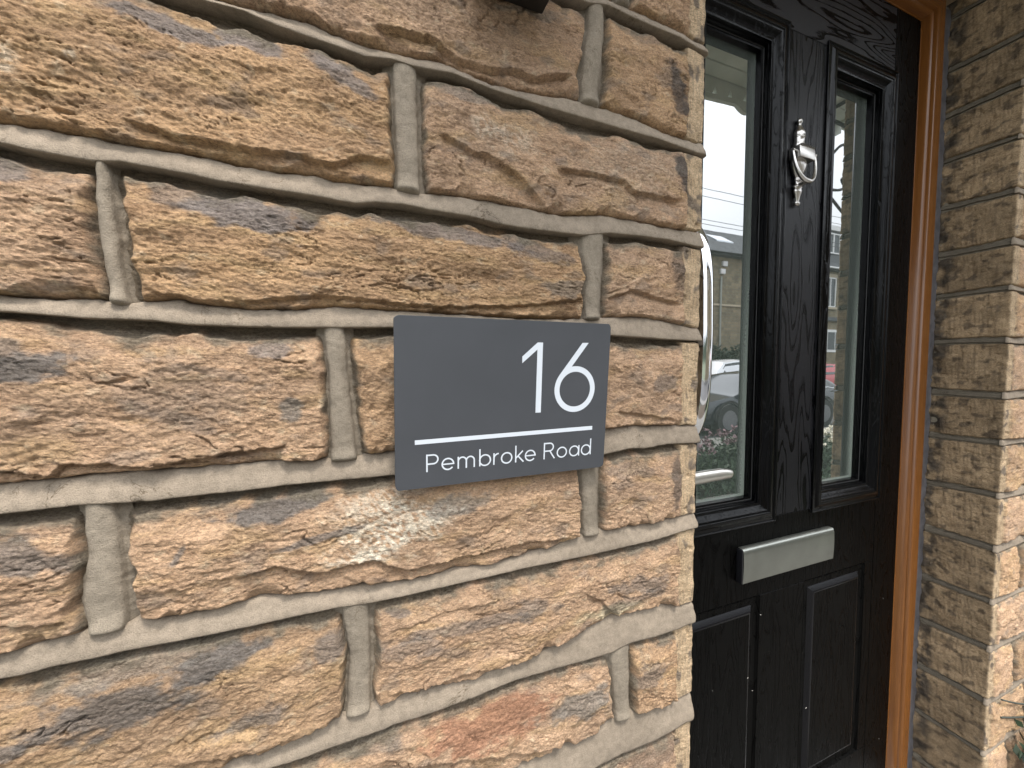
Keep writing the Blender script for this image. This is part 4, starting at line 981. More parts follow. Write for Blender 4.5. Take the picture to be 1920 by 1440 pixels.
# tail of the six, cut level at the top
a_ = np.array((94.8, 67.6)); b_ = np.array((62.3, 25.8)); dv = (b_ - a_) / np.linalg.norm(b_ - a_); hx = 6.8 / 2 / abs(dv[1])
V0 = len(V); nn = np.array((dv[1], -dv[0])) * 3.4
V += [((a_[0] - hx) / 1000, -0.00021, a_[1] / 1000), ((a_[0] + hx) / 1000, -0.00021, a_[1] / 1000), ((b_ - nn)[0] / 1000, -0.00021, (b_ - nn)[1] / 1000), ((b_ + nn)[0] / 1000, -0.00021, (b_ + nn)[1] / 1000)]
F.append((V0, V0 + 1, V0 + 2, V0 + 3))
signmesh('house_number', V, F, M_WHITE)
V = []; F = []; stroke(V, F, seg((-110.4, -40.2), (109.8, -39.3)), 4.9); signmesh('underline', V, F, M_WHITE)
V = []; F = []; sw = 1.65; B_ = -73.9
stroke(V, F, seg((-97.9, -54.4), (-97.9, B_)), sw); stroke(V, F, [(-97.9, -55.4)] + arc(-91.0, -60.3, 5.0, 90, -90, 20, 4.9) + [(-97.9, -65.2)], sw)
def e_(cx): stroke(V, F, arc(cx, -67.2, 6.3, 0, 322, 40, 6.2), sw); stroke(V, F, seg((cx - 6.2, -67.2), (cx + 7.2, -67.2)), sw * 0.92)
def o_(cx): stroke(V, F, arc(cx, -67.2, 6.4, 0, 360, 40, 6.2)[:-1], sw, True)
e_(-75.0)
for x in (-63.4, -54.2, -45.0): stroke(V, F, seg((x, -60.2 if x < -60 else -65.6), (x, B_)), sw)
for x in (-58.8, -49.6): stroke(V, F, arc(x, -65.6, 4.6, 180, 0, 18, 4.5), sw)
stroke(V, F, seg((-38.4, -53.9), (-38.4, B_)), sw); o_(-32.2)
stroke(V, F, seg((-21.5, -60.2), (-21.5, B_)), sw); stroke(V, F, arc(-16.0, -66.6, 5.5, 175, 88, 12, 5.6), sw)
o_(-5.8)
stroke(V, F, seg((5.6, -53.7), (5.6, B_)), sw); stroke(V, F, seg((5.8, -68.8), (14.6, -60.4)), sw); stroke(V, F, seg((8.6, -66.4), (15.6, B_)), sw)
e_(24.3)
stroke(V, F, seg((42.9, -53.4), (42.9, B_)), sw); stroke(V, F, [(42.9, -54.4)] + arc(50.2, -59.2, 4.9, 90, -90, 20, 4.8) + [(42.9, -64.0)], sw); stroke(V, F, seg((50.4, -64.0), (57.0, B_)), sw)
o_(67.2); o_(84.6); stroke(V, F, seg((91.3, -60.3), (91.3, B_)), sw); o_(101.6); stroke(V, F, seg((108.4, -53.2), (108.4, B_)), sw)
signmesh('street_name', V, F, M_WHITE)
# fixing pads behind the plate
for sx in (-1, 1):
    bm = bmesh.new(); add_box(bm, sx * 0.085 - 0.012, sx * 0.085 + 0.012, TH, TH + 0.014, -0.02, 0.02, 0.001)
    me = bpy.data.meshes.new('fixing_pad'); bm.to_mesh(me); bm.free(); me.materials.append(M_DARK)
    o = bpy.data.objects.new('fixing_pad', me); COL.objects.link(o); o.parent = sign

# ------------------------------------------------------------------ black fixture near the top of the wall
fx = empty('wall_fixture', (0.16, 0.0, 1.655), 'black box-shaped wall fixture cut off by the top edge, only its underside showing', 'wall fixture')
box('casing', 0.110, 0.2040, -0.090, -0.0115, 1.6605, 1.80, mat_simple('black_painted_metal', (0.010, 0.0085, 0.008), 0.45), fx, bev=0.002)
box('mounting_plate', 0.116, 0.198, -0.0115, 0.004, 1.668, 1.79, M_DARK, fx)

# dried specks of dirt on the lower door
r = np.random.RandomState(12); V = []; F = []
for k in range(9):
    x, z, s = 0.56 + 0.78 * r.rand(), 0.14 + 0.56 * r.rand(), 0.0006 + 0.0012 * r.rand(); a = r.rand() * 3.1
    c_, s_ = math.cos(a), math.sin(a); b0 = len(V)
    for (p, q) in ((-1.5, -0.6), (1.5, -0.4), (1.2, 0.7), (-1.1, 0.5)): V.append((x + s * (p * c_ - q * s_), 0.1415, z + s * (p * s_ + q * c_)))
    V.append((x, 0.1405, z)); F += [(b0, b0 + 1, b0 + 4), (b0 + 1, b0 + 2, b0 + 4), (b0 + 2, b0 + 3, b0 + 4), (b0 + 3, b0, b0 + 4)]
o = mk('dirt_speck', V, F, mat_simple('pale_dried_dirt', (0.35, 0.33, 0.30), 0.9), door); o['kind'] = 'stuff'

# ================================================================== the street the door glass reflects
# ------------------------------------------------------------------ porch canopy
M_CANU = mat_simple('weathered_canopy_boards', (0.58, 0.61, 0.54), 0.8, var=0.15, vs=6)
M_LEAD = mat_simple('grey_roof_lead', (0.16, 0.16, 0.16), 0.6)
can = empty('door_canopy', (1.25, 0.0, 2.50), 'wide porch canopy with scalloped front board, above the black door', 'canopy')
box('canopy_roof', 0.12, 2.50, -0.64, -0.012, 2.60, 2.63, M_LEAD, can)
nb = 8
for i in range(nb):
    y0 = -0.60 + i * 0.588 / nb
    box('soffit_board', 0.13, 2.49, y0 + 0.002, y0 + 0.588 / nb - 0.002, 2.585, 2.598, M_CANU, can, bev=0.002, seg=1)
# front board with scallops and little pierced triangles
xs = np.linspace(0.12, 2.50, 240); sc_w = 0.34
def rise(x): return 0.055 * max(0.0, min(1.0, (x - 1.5) / 0.9))
def low(x):
    t = ((x - 1.60) / sc_w) % 1.0
    return 2.488 + rise(x) - (0.030 * math.sin(math.pi * (t - 0.30) / 0.40) if 0.30 < t < 0.70 else 0)
def board(name, outline):
    bm = bmesh.new(); f = bm.faces.new([bm.verts.new((x, -0.62, z)) for x, z in outline])
    ex = bmesh.ops.extrude_face_region(bm, geom=[f])
    for v in ex['geom']:
        if isinstance(v, bmesh.types.BMVert): v.co.y += 0.018
    bmesh.ops.triangulate(bm, faces=[f_ for f_ in bm.faces if len(f_.verts) > 4])
    bmobj(name, bm, M_CANU, can)
board('front_board', [(x, low(x)) for x in xs] + [(x, 2.512 + rise(x)) for x in xs[::-1]])
notch = [(0.12, 2.512)]
for k in range(24):
    x = 0.26 + 0.10 * k
    notch += [(x - 0.016, 2.512 + rise(x) + 1e-4), (x, 2.545 + rise(x)), (x + 0.010, 2.512 + rise(x) + 1e-4)]
notch += [(2.50, 2.512 + rise(2.5)), (2.50, 2.60), (0.12, 2.60)]
board('pierced_board', notch)
for x in (0.13, 2.475): box('end_board', x, x + 0.015, -0.60, -0.012, 2.57, 2.584, M_CANU, can)
# iron scroll bracket carrying the far end of the canopy
M_IRON = mat_simple('black_wrought_iron', (0.02, 0.02, 0.02), 0.5)
br = empty('iron_bracket', (2.30, 0.0, 2.1), 'black wrought iron scroll bracket under the far end of the porch canopy', 'bracket')
def barc(name, pts, r=0.007): tube(name, smooth_path(pts, 8), r, M_IRON, br, n=8)
barc('upright_bar', [(2.30, -0.03, 1.98), (2.30, -0.03, 2.2), (2.30, -0.03, 2.58)], 0.009)
barc('top_bar', [(2.30, -0.03, 2.575), (2.30, -0.3, 2.575), (2.30, -0.60, 2.575)], 0.009)
barc('curved_stay', [(2.30, -0.03, 2.02), (2.30, -0.16, 2.12), (2.30, -0.34, 2.28), (2.30, -0.47, 2.45), (2.30, -0.59, 2.57)], 0.009)
barc('scroll', [(2.16, -0.50, 2.27), (2.24, -0.50, 2.31), (2.33, -0.50, 2.38), (2.45, -0.50, 2.40)])
barc('scroll', [(2.14, -0.50, 2.16), (2.24, -0.50, 2.145), (2.33, -0.50, 2.155), (2.40, -0.50, 2.20), (2.38, -0.50, 2.235), (2.34, -0.50, 2.21), (2.36, -0.50, 2.18)])
barc('scroll', [(2.18, -0.50, 2.14), (2.26, -0.50, 2.10), (2.36, -0.50, 2.04), (2.46, -0.50, 2.00)])

# ------------------------------------------------------------------ ground
def sheet(name, x0, x1, y0, y1, z, mat, kind='structure'):
    o = mk(name, [(x0, y0, z), (x1, y0, z), (x1, y1, z), (x0, y1, z)], [(0, 1, 2, 3)], mat); o['kind'] = kind; return o
sheet('ground', -120, 150, -160, 0.6, -0.30, mat_simple('rough_ground', (0.06, 0.075, 0.04), 0.95, var=0.3, vs=2))
M_ASPH = mat_simple('asphalt', (0.055, 0.055, 0.055), 0.9, var=0.25, vs=6, bs=0.5, bd=0.003, bscale=90)
sheet('road', -60, 90, -11.9, -4.35, -0.20, M_ASPH)
M_FLAG = mat_simple('concrete_flags', (0.13, 0.125, 0.115), 0.9, var=0.15, vs=4)
o = box('pavement', -60, 90, -4.35, -3.55, -0.29, -0.08, M_FLAG); o['kind'] = 'structure'
o = box('pavement', -60, 90, -12.95, -11.9, -0.29, -0.08, M_FLAG); o['kind'] = 'structure'
pth = empty('path', (0.9, -0.7, -0.02)); pth['kind'] = 'structure'
bm = bmesh.new()
for i in range(8):
    for j in range(3):
        x0 = -1.5 + i * 0.6; y0 = -1.86 + j * 0.6
        box('flagstone', x0 + 0.004, x0 + 0.596, y0 + 0.004, y0 + 0.596, -0.06, 0.002 * ((i * 3 + j) % 3), M_FLAG, pth, bev=0.004, seg=1)
bm.free()
box('joint_sand', -1.52, 3.31, -1.88, -0.045, -0.12, -0.012, mat_simple('jointing_sand', (0.16, 0.14, 0.11), 0.95), pth)
M_SOIL = mat_simple('garden_soil', (0.05, 0.038, 0.026), 0.98, var=0.3, vs=20, bs=0.8, bd=0.01, bscale=40)
o = box('garden_soil', -2, 12, -3.5, -1.90, -0.28, -0.10, M_SOIL); o['kind'] = 'structure'

# ------------------------------------------------------------------ garden plants
def leaf_cloud(name, centre, ext, n, size, cols, seed, kind=None, parent=None, updown=0.5):
    r = np.random.RandomState(seed); V = []; F = []
    c = np.array(centre); e = np.array(ext)
    for i in range(n):
        d = r.normal(size=3); d /= np.linalg.norm(d); rad = r.rand() ** 0.4
        p = c + e * d * rad * (0.8 + 0.35 * math.sin(7 * d[0] + 5 * d[2]))
        if p[2] < -0.1: p[2] = -0.1 + r.rand() * 0.1
        s = size * (0.6 + 0.8 * r.rand()); ax = r.normal(size=3); ax[2] = abs(ax[2]) * updown + 0.3; ax /= np.linalg.norm(ax)
        b = np.cross(ax, r.normal(size=3)); b /= np.linalg.norm(b) + 1e-9
        k = len(V); V += [p - b * s * 0.3, p + ax * s * 0.6 - b * s * 0.05 * 0, p + b * s * 0.3, p + ax * s * 1.3]
        V[k + 1] = p + ax * s * 0.55 + b * s * 0.32; V[k + 2] = p + ax * s * 1.3; V[k + 3] = p + ax * s * 0.55 - b * s * 0.32; V[k] = p
        F.append((k, k + 1, k + 2, k + 3))
    o = mk(name, V, F, cols, parent)
    if kind: o['kind'] = kind
    return o
def mat_leaf(name, a, b_):
    m, n, b = mat_new(name); f = noise(n, coords(n), 30, 3)
    n.links.new(ramp(n, f, [(0.35, a), (0.65, b_)]).outputs[0], b.inputs['Base Color']); b.inputs['Roughness'].default_value = 0.6
    return m
M_LEAF = mat_leaf('garden_leaves', (0.010, 0.027, 0.009), (0.024, 0.052, 0.016))
M_LEAF2 = mat_leaf('dark_hedge_leaves', (0.013, 0.026, 0.011), (0.028, 0.046, 0.020))
M_PINK = mat_simple('dusty_pink_petals', (0.17, 0.10, 0.11), 0.7, var=0.3, vs=60)
M_CREAMF = mat_simple('cream_petals', (0.62, 0.58, 0.46), 0.7, var=0.15, vs=60)
M_STALK = mat_simple('green_stalk', (0.05, 0.09, 0.03), 0.7)
def flower_bush(x, y, h, wid, petal, label, seed, nf=26):
    t = empty('flowering_plant', (x, y, -0.1), label, 'plant', 'flowering plants in the bed by the path')
    leaf_cloud('foliage', (x, y, h * 0.45 - 0.1), (wid, wid * 0.8, h * 0.5), 1700, 0.045, M_LEAF, seed, parent=t)
    r = np.random.RandomState(seed + 1); V = []; F = []; SV = []; SF = []
    for i in range(nf):
        a = r.rand() * 6.28; q = wid * math.sqrt(r.rand()); px, py = x + q * math.cos(a), y + q * math.sin(a) * 0.8; pz = h * (0.8 + 0.28 * r.rand()) - 0.1
        v, f = tube_vf([(px, py, pz - 0.14), (px, py, pz)], 0.002, 4); k = len(SV); SV += list(v); SF += [tuple(j + k for j in g_) for g_ in f]
        for j in range(9):
            b_ = r.rand() * 6.28; d = np.array([math.cos(b_), math.sin(b_), 0.5 + r.rand()]); s = 0.022 + 0.014 * r.rand(); side = np.array([-math.sin(b_), math.cos(b_), 0]) * s * 0.5
            p = np.array([px, py, pz]) + r.normal(size=3) * 0.012; k = len(V); V += [p, p + d * s * 0.6 + side, p + d * s, p + d * s * 0.6 - side]; F.append((k, k + 1, k + 2, k + 3))
    mk('blossoms', V, F, petal, t)['kind'] = 'stuff'; mk('stalks', SV, SF, M_STALK, t)['kind'] = 'stuff'
for i, (x, y, h, wd, mt, lb) in enumerate([
    (3.15, -2.25, 0.50, 0.30, M_PINK, 'pink flowering plant in the garden bed, nearest the door'),
    (3.80, -2.35, 0.55, 0.34, M_PINK, 'pink flowering plant second from the door in the garden bed'),
    (4.45, -2.60, 0.50, 0.32, M_PINK, 'bushy pink flowering plant in the middle of the garden bed'),
    (5.30, -2.15, 0.42, 0.34, M_CREAMF, 'cream flowering plant low in the garden bed by the path'),
    (6.10, -2.50, 0.40, 0.34, M_CREAMF, 'cream flowering plant farthest along the garden bed')]):
    flower_bush(x, y, h, wd, mt, lb, 40 + i * 3)
g1 = leaf_cloud('ground_cover', (4.6, -2.3, -0.02), (2.6, 0.55, 0.24), 9000, 0.05, M_LEAF, 90, 'stuff', updown=2.0)

# slim dark shrub leaning on the pier's outer face
cs = empty('climbing_shrub', (1.63, -0.10, 0.0), 'small dark-leaved plant growing low against the right stone wall end', 'plant')
tube('stem', smooth_path([(1.66, -0.07, 0.0), (1.64, -0.06, 0.18), (1.62, -0.05, 0.34)], 5), [0.006] * 10 + [0.003], mat_simple('shrub_bark', (0.05, 0.04, 0.03), 0.9), cs, n=7)
leaf_cloud('foliage', (1.64, -0.06, 0.19), (0.10, 0.05, 0.16), 380, 0.024, M_LEAF2, 17, parent=cs)
M_CABLE = mat_simple('dark_green_cable', (0.035, 0.04, 0.03), 0.6)
for k, (z0, z1) in enumerate([(0.392, 0.330), (0.345, 0.300)]):
    o = tube('thin_cable', smooth_path([(1.505, -0.010, z0), (1.58, -0.014, (z0 + z1) / 2), (1.72, -0.016, z1 - 0.02)], 6), 0.0022, M_CABLE, None, n=8)
    tag(o, ['upper thin dark cable crossing the right stone wall end near the bottom corner', 'lower thin dark cable crossing the right stone wall end near the bottom corner'][k], 'cable', 'thin cables on the right wall end')

# ------------------------------------------------------------------ parked cars
M_WIN = mat_simple('dark_car_glass', (0.02, 0.025, 0.028), 0.05, coat=0.5)
M_TYRE = mat_simple('tyre_rubber', (0.02, 0.02, 0.02), 0.8)
M_RIM = mat_simple('alloy_rim', (0.20, 0.20, 0.21), 0.4, 0.6)
M_LAMPR = mat_simple('red_tail_lamp', (0.35, 0.02, 0.02), 0.2)
M_LAMPW = mat_simple('clear_headlamp', (0.6, 0.6, 0.62), 0.1)
def car(name, label, x0, length, y_near, width, zb, prof_low, prof_top, paint, trim, chrome=False):
    """prof_low / prof_top: side outlines as (fraction of length, height in m)"""
    t = empty(name, (x0 + length / 2, y_near - width / 2, zb), label, 'car', 'cars parked along the street')
    yc = y_near - width / 2
    ns = 48; fr = np.linspace(0, 1, ns)
    belt = np.interp(fr, [p[0] for p in prof_low], [p[1] for p in prof_low]); roof = np.interp(fr, [p[0] for p in prof_top], [p[1] for p in prof_top])
    V = []; F = []
    prof = [(0.80, 0), (0.96, 0.10), (1.0, 0.35), (1.0, 0.62), (0.975, 0.9), (0.93, 1.0)]
    ring = 0
    for i, f in enumerate(fr):
        x = x0 + f * length; taper = 1 - 0.10 * (abs(f - 0.5) * 2) ** 4; hw = width / 2 * taper
        zs0 = 0.20; bz = belt[i]; rz = max(roof[i], bz + 0.001); kk = (rz - bz)
        pts = [(hw * a, zs0 + (bz - zs0) * b) for a, b in prof] + [(hw * (0.93 - 0.16 * min(1, kk / 0.45) * 0.6), bz + kk * 0.55), (hw * (0.93 - 0.24 * min(1, kk / 0.45)), bz + kk * 0.93), (hw * 0.45, rz + 0.012), (0, rz + 0.02)]
        row = [(x, yc + y, zb + z) for y, z in pts] + [(x, yc - y, zb + z) for y, z in pts[-2::-1]]
        V += row; ring = len(row)
    for i in range(ns - 1):
        for k in range(ring - 1): F.append((i * ring + k, i * ring + k + 1, (i + 1) * ring + k + 1, (i + 1) * ring + k))
    F.append(tuple(range(ring))); F.append(tuple((ns - 1) * ring + k for k in range(ring)))
    mk('body', V, F, paint, t, smooth=True, autos=38)
    def side(zf, f, s):
        b = np.interp(f, [p[0] for p in prof_low], [p[1] for p in prof_low]); r_ = np.interp(f, [p[0] for p in prof_top], [p[1] for p in prof_top])
        k = r_ - b; z = b + k * zf; hw = width / 2 * (1 - 0.10 * (abs(f - 0.5) * 2) ** 4); y = hw * (0.935 - 0.24 * min(1, k / 0.45) * zf) + 0.012
        return (x0 + f * length, yc + s * y, zb + z)
    tf = [p[0] for p in prof_top if p[1] > max(q[1] for q in prof_top) - 0.06]
    w0, w1 = prof_top[1][0] + 0.055, prof_top[-2][0] - 0.03
    mid = (w0 + w1) / 2
    for s in (1, -1):
        for (a, b) in ((w0, mid - 0.012), (mid + 0.012, w1)):
            fs = np.linspace(a, b, 7); V = []; F = []
            for f in fs:
                edge_ = min(1.0, (f - w0 + 0.02) / 0.12, (w1 - f + 0.02) / 0.10)
                V += [side(0.08, f, s), side(0.08 + 0.76 * edge_, f, s)]
            for i in range(6): F.append((2 * i, 2 * i + 2, 2 * i + 3, 2 * i + 1))
            mk('side_window', V, F, M_WIN, t)
        if chrome:
            tube('window_trim', [side(0.03, f, s) for f in np.linspace(w0 - 0.02, w1 + 0.02, 8)], 0.014, M_CHROME, t, n=6)
        for f in (mid - 0.04, w1 - 0.05):
            q = side(0.0, f, s); box('door_handle', q[0] - 0.09, q[0] + 0.09, q[1] - 0.004, q[1] + 0.03, q[2] - 0.11, q[2] - 0.08, trim, t, bev=0.006, seg=1)
        for f in (0.17, 0.82):
            cx = x0 + f * length; yy = yc + s * (width / 2 - 0.10)
            wh = tube('wheel', [(cx, yy - 0.10, zb + 0.32), (cx, yy + 0.112, zb + 0.32)], 0.32, M_TYRE, t, n=28)
            tube('rim', [(cx, yy + s * 0.113, zb + 0.32), (cx, yy + s * 0.119, zb + 0.32)], 0.20, M_RIM, wh, n=14)
            V = []; F = []
            for k in range(17):
                a = math.pi * k / 16
                V += [(cx + 0.345 * math.cos(a), yy + s * 0.1125, zb + 0.32 + 0.345 * math.sin(a)), (cx + 0.40 * math.cos(a), yy + s * 0.114, zb + 0.32 + 0.40 * math.sin(a))]
            for k in range(16): F.append((2 * k, 2 * k + 1, 2 * k + 3, 2 * k + 2))
            mk('wheel_arch', V, F, M_DARK, t)
        h = np.interp(0.0, [p[0] for p in prof_low], [p[1] for p in prof_low])
        box('headlight', x0 - 0.01, x0 + 0.20, yc + s * (width / 2 - 0.30) - 0.10, yc + s * (width / 2 - 0.30) + 0.16, zb + 0.60, zb + 0.72, M_LAMPW, t, bev=0.02)
        box('tail_light', x0 + length - 0.14, x0 + length + 0.01, yc + s * (width / 2 - 0.24) - 0.1, yc + s * (width / 2 - 0.24) + 0.12, zb + 0.78, zb + 0.94, M_LAMPR, t, bev=0.02)
        q = side(0.12, prof_top[1][0] + 0.03, s); box('wing_mirror', q[0] - 0.06, q[0] + 0.10, min(q[1], q[1] + s * 0.2), max(q[1], q[1] + s * 0.2), q[2] - 0.02, q[2] + 0.12, paint, t, bev=0.03)
    return t
def paint(name, c, rough=0.18): return mat_simple(name, c, rough, 0.0, var=0.02, coat=0.8)
SUVL = [(0, 0.60), (0.03, 0.86), (0.22, 0.98), (0.6, 1.02), (0.93, 1.06), (1.0, 0.75)]
SUVT = [(0, 0.60), (0.16, 0.99), (0.32, 1.55), (0.5, 1.64), (0.75, 1.60), (0.90, 1.48), (0.975, 1.07), (1, 0.75)]
HATL = [(0, 0.50), (0.03, 0.66), (0.26, 0.82), (0.6, 0.86), (0.95, 0.92), (1.0, 0.7)]
HATT = [(0, 0.50), (0.24, 0.83), (0.42, 1.22), (0.56, 1.28), (0.78, 1.24), (0.90, 1.10), (0.975, 0.93), (1, 0.7)]
car('parked_car', 'white hatchback parked on the far side of the street, reflected in the left door pane', 11.75, 4.25, -10.0, 1.8, -0.20, SUVL, SUVT, paint('white_car_paint', (0.72, 0.73, 0.75)), M_DARK)
car('parked_car', 'low dark car with chrome window trim parked nearest the house, reflected in both door panes', 6.1, 4.6, -4.85, 1.75, -0.20, HATL, HATT, paint('dark_car_paint', (0.018, 0.022, 0.028)), M_DARK, True)
car('parked_car', 'red car parked on the far side of the street, reflected in the right door pane', 16.9, 4.1, -9.7, 1.75, -0.20, [(a, b * 0.96) for a, b in SUVL], [(a, b * 0.9) for a, b in SUVT], paint('red_car_paint', (0.45, 0.02, 0.03)), M_DARK)

# ------------------------------------------------------------------ opposite terrace
def mat_farstone():
    m, n, b = mat_new('far_coursed_sandstone')
    t = n.nodes.new('ShaderNodeTexCoord'); mp = n.nodes.new('ShaderNodeMapping'); mp.inputs['Rotation'].default_value = (R(90), 0, 0)
    n.links.new(t.outputs['Object'], mp.inputs['Vector'])
    br_ = nd(n, 'ShaderNodeTexBrick', Scale=1.0); br_.inputs['Brick Width'].default_value = 0.34; br_.inputs['Row Height'].default_value = 0.16; br_.inputs['Mortar Size'].default_value = 0.012
    br_.inputs['Color1'].default_value = (0.26, 0.21, 0.13, 1); br_.inputs['Color2'].default_value = (0.18, 0.15, 0.095, 1); br_.inputs['Mortar'].default_value = (0.20, 0.18, 0.14, 1)
    n.links.new(mp.outputs[0], br_.inputs['Vector'])
    c = mixc(n, 1.0, br_.outputs['Color'], ramp(n, noise(n, t.outputs['Object'], 3, 5), [(0.3, (0.7, 0.7, 0.7)), (0.7, (1.15, 1.15, 1.15))]).outputs[0], 'MULTIPLY')
    n.links.new(c.outputs[0], b.inputs['Base Color']); b.inputs['Roughness'].default_value = 0.95; return m
M_FAR = mat_farstone()
M_SLATE = mat_simple('roof_slate', (0.085, 0.09, 0.095), 0.7, var=0.25, vs=3)
M_UPVC = mat_simple('white_upvc', (0.72, 0.72, 0.70), 0.4)
M_FARG = mat_simple('far_window_glass', (0.05, 0.06, 0.065), 0.06)
M_SILL = mat_simple('stone_dressing', (0.42, 0.36, 0.26), 0.9)
def window(parent, x0, x1, z0, z1, y, nx=2, head=True):
    f = empty('window', ((x0 + x1) / 2, y, z0)); f.parent = parent; f.location = Vector(f.location) - WPOS[parent.name]
    WPOS[f.name] = Vector(((x0 + x1) / 2, y, z0))
    box('pane', x0 + 0.03, x1 - 0.03, y - 0.01, y + 0.02, z0 + 0.03, z1 - 0.03, M_FARG, f)
    bm = bmesh.new()
    for a, b in ((x0, x0 + 0.07), (x1 - 0.07, x1)): add_box(bm, a, b, y + 0.021, y + 0.07, z0, z1)
    for a, b in ((z0, z0 + 0.07), (z1 - 0.07, z1)): add_box(bm, x0 + 0.0705, x1 - 0.0705, y + 0.021, y + 0.068, a, b)
    for k in range(1, nx):
        xm = x0 + (x1 - x0) * k / nx; add_box(bm, xm - 0.035, xm + 0.035, y + 0.021, y + 0.066, z0 + 0.0705, z1 - 0.0705)
    bmobj('frame', bm, M_UPVC, f)
    box('sill', x0 - 0.08, x1 + 0.08, y + 0.03, y + 0.14, z0 - 0.13, z0 - 0.002, M_SILL, f)
    if head: box('lintel', x0 - 0.10, x1 + 0.10, y + 0.03, y + 0.075, z1 + 0.002, z1 + 0.22, M_SILL, f)
def house(x0, x1, label, wins, dormer=None, skylight=None, chim=True, YF=-14.5, eave=7.05):
    t = empty('terraced_house', ((x0 + x1) / 2, YF - 4, -0.25), label, 'house', 'stone houses across the street')
    box('wall', x0, x1, YF - 8, YF, -0.25, eave, M_FAR, t)
    V = [(x0, YF + 0.35, eave - 0.05), (x1, YF + 0.35, eave - 0.05), (x1, YF - 4.0, eave + 2.95), (x0, YF - 4.0, eave + 2.95), (x1, YF - 8.35, eave - 0.05), (x0, YF - 8.35, eave - 0.05),
         (x0, YF + 0.35, eave - 0.12), (x1, YF + 0.35, eave - 0.12), (x1, YF - 8.35, eave - 0.12), (x0, YF - 8.35, eave - 0.12)]
    rf = mk('roof', V, [(0, 1, 2, 3), (3, 2, 4, 5), (6, 7, 1, 0), (9, 8, 7, 6), (1, 7, 8, 4, 2), (0, 3, 5, 9, 6), (5, 4, 8, 9)], M_SLATE, t)
    sl = math.hypot(4.35, 3.0); V = []; F = []
    for k in range(22):                                         # slate courses, each lapping the one below
        a = k / 22.0; b = (k + 1) / 22.0
        for (f_, up_) in ((a, 0.030), (b, 0.006)): V += [(x0, YF + 0.36 - 4.35 * f_, eave - 0.04 + 3.0 * f_ + up_), (x1, YF + 0.36 - 4.35 * f_, eave - 0.04 + 3.0 * f_ + up_)]
        q = 4 * k; F.append((q, q + 1, q + 3, q + 2))
        if k: F.append((q - 2, q - 1, q + 1, q))
    mk('slates', V, F, M_SLATE, rf)['kind'] = 'stuff'
    tube('gutter', [(x0, YF + 0.42, eave - 0.02), (x1, YF + 0.42, eave - 0.02)], 0.06, M_UPVC if dormer else M_DARK, t, n=8)
    if chim: box('chimney', x1 - 0.8, x1 - 0.05, YF - 4.5, YF - 3.5, eave + 2.3, eave + 4.1, M_FAR, rf)
    for (a, b, c, d, nx) in wins: window(t, a, b, c, d, YF, nx)
    if skylight:
        a, b, f0, f1 = skylight; q = lambda f, up_: (YF + 0.36 - 4.35 * f, eave - 0.04 + 3.0 * f + up_)
        V = [(a, *q(f0, 0.10)), (b, *q(f0, 0.10)), (b, *q(f1, 0.10)), (a, *q(f1, 0.10)), (a, *q(f0, 0.0)), (b, *q(f0, 0.0)), (b, *q(f1, 0.0)), (a, *q(f1, 0.0))]
        mk('skylight', V, [(0, 1, 2, 3), (4, 5, 1, 0), (5, 6, 2, 1), (6, 7, 3, 2), (7, 4, 0, 3)], mat_simple('skylight_glass', (0.75, 0.78, 0.8), 0.03, 0.9), rf)
    if dormer:
        a, b = dormer; yd = YF - 0.8; d_ = box('dormer', a, b, yd - 2.6, yd, eave + 0.6, eave + 2.75, mat_simple('dormer_cladding', (0.12, 0.125, 0.13), 0.7), rf)
        box('dormer_fascia', a - 0.15, b + 0.15, yd - 2.7, yd + 0.15, eave + 2.75, eave + 3.05, M_UPVC, rf)
        box('dormer_pane', a + 0.25, b - 0.25, yd + 0.002, yd + 0.03, eave + 1.35, eave + 2.55, M_FARG, rf)
        bm = bmesh.new()
        k_ = 4; ww = (b - a - 0.4) / k_
        for k in range(k_ + 1): add_box(bm, a + 0.2 + k * ww - 0.05, a + 0.2 + k * ww + 0.05, yd + 0.031, yd + 0.08, eave + 1.3, eave + 2.6)
        for z in (eave + 1.3, eave + 2.52): add_box(bm, a + 0.2505, b - 0.2505, yd + 0.0315, yd + 0.078, z, z + 0.08)
        bmobj('dormer_frame', bm, M_UPVC, rf)
    return t
h1 = house(15.2, 21.6, 'dark-roofed stone house with a skylight across the street, reflected in the left door pane', [(20.1, 21.0, 4.7, 6.3, 1), (20.0, 21.1, 1.5, 3.3, 2)], skylight=(19.3, 20.6, 0.46, 0.66), chim=False)
for z, dx in ((6.44, 0.0), (6.03, -0.14)): box('alarm_box', 17.80 + dx, 18.12 + dx, -14.498, -14.38, z, z + 0.26, M_UPVC, h1, bev=0.02)
tube('downpipe', [(17.72, -14.42, -0.2), (17.72, -14.42, 5.9)], 0.05, mat_simple('pale_pipe', (0.30, 0.31, 0.27), 0.6), h1, n=8)
box('string_course', 15.2, 21.6, -14.499, -14.44, 4.36, 4.46, M_SILL, h1)
h2 = house(21.6, 29.6, 'stone house with a wide white dormer across the street, reflected in the right door pane', [(26.3, 27.35, 4.75, 6.55, 2), (23.0, 24.2, 4.75, 6.55, 2), (22.6, 24.3, 1.4, 3.3, 3), (28.2, 29.2, 4.75, 6.55, 2)], dormer=(26.3, 29.2))
box('door_panel', 27.9, 28.8, -14.499, -14.42, -0.1, 2.1, M_UPVC, h2)
bay = box('bay', 24.9, 26.6, -14.499, -13.55, -0.2, 3.75, M_FAR, h2); box('bay_roof', 24.8, 26.7, -14.48, -13.40, 3.752, 3.95, M_SLATE, bay)
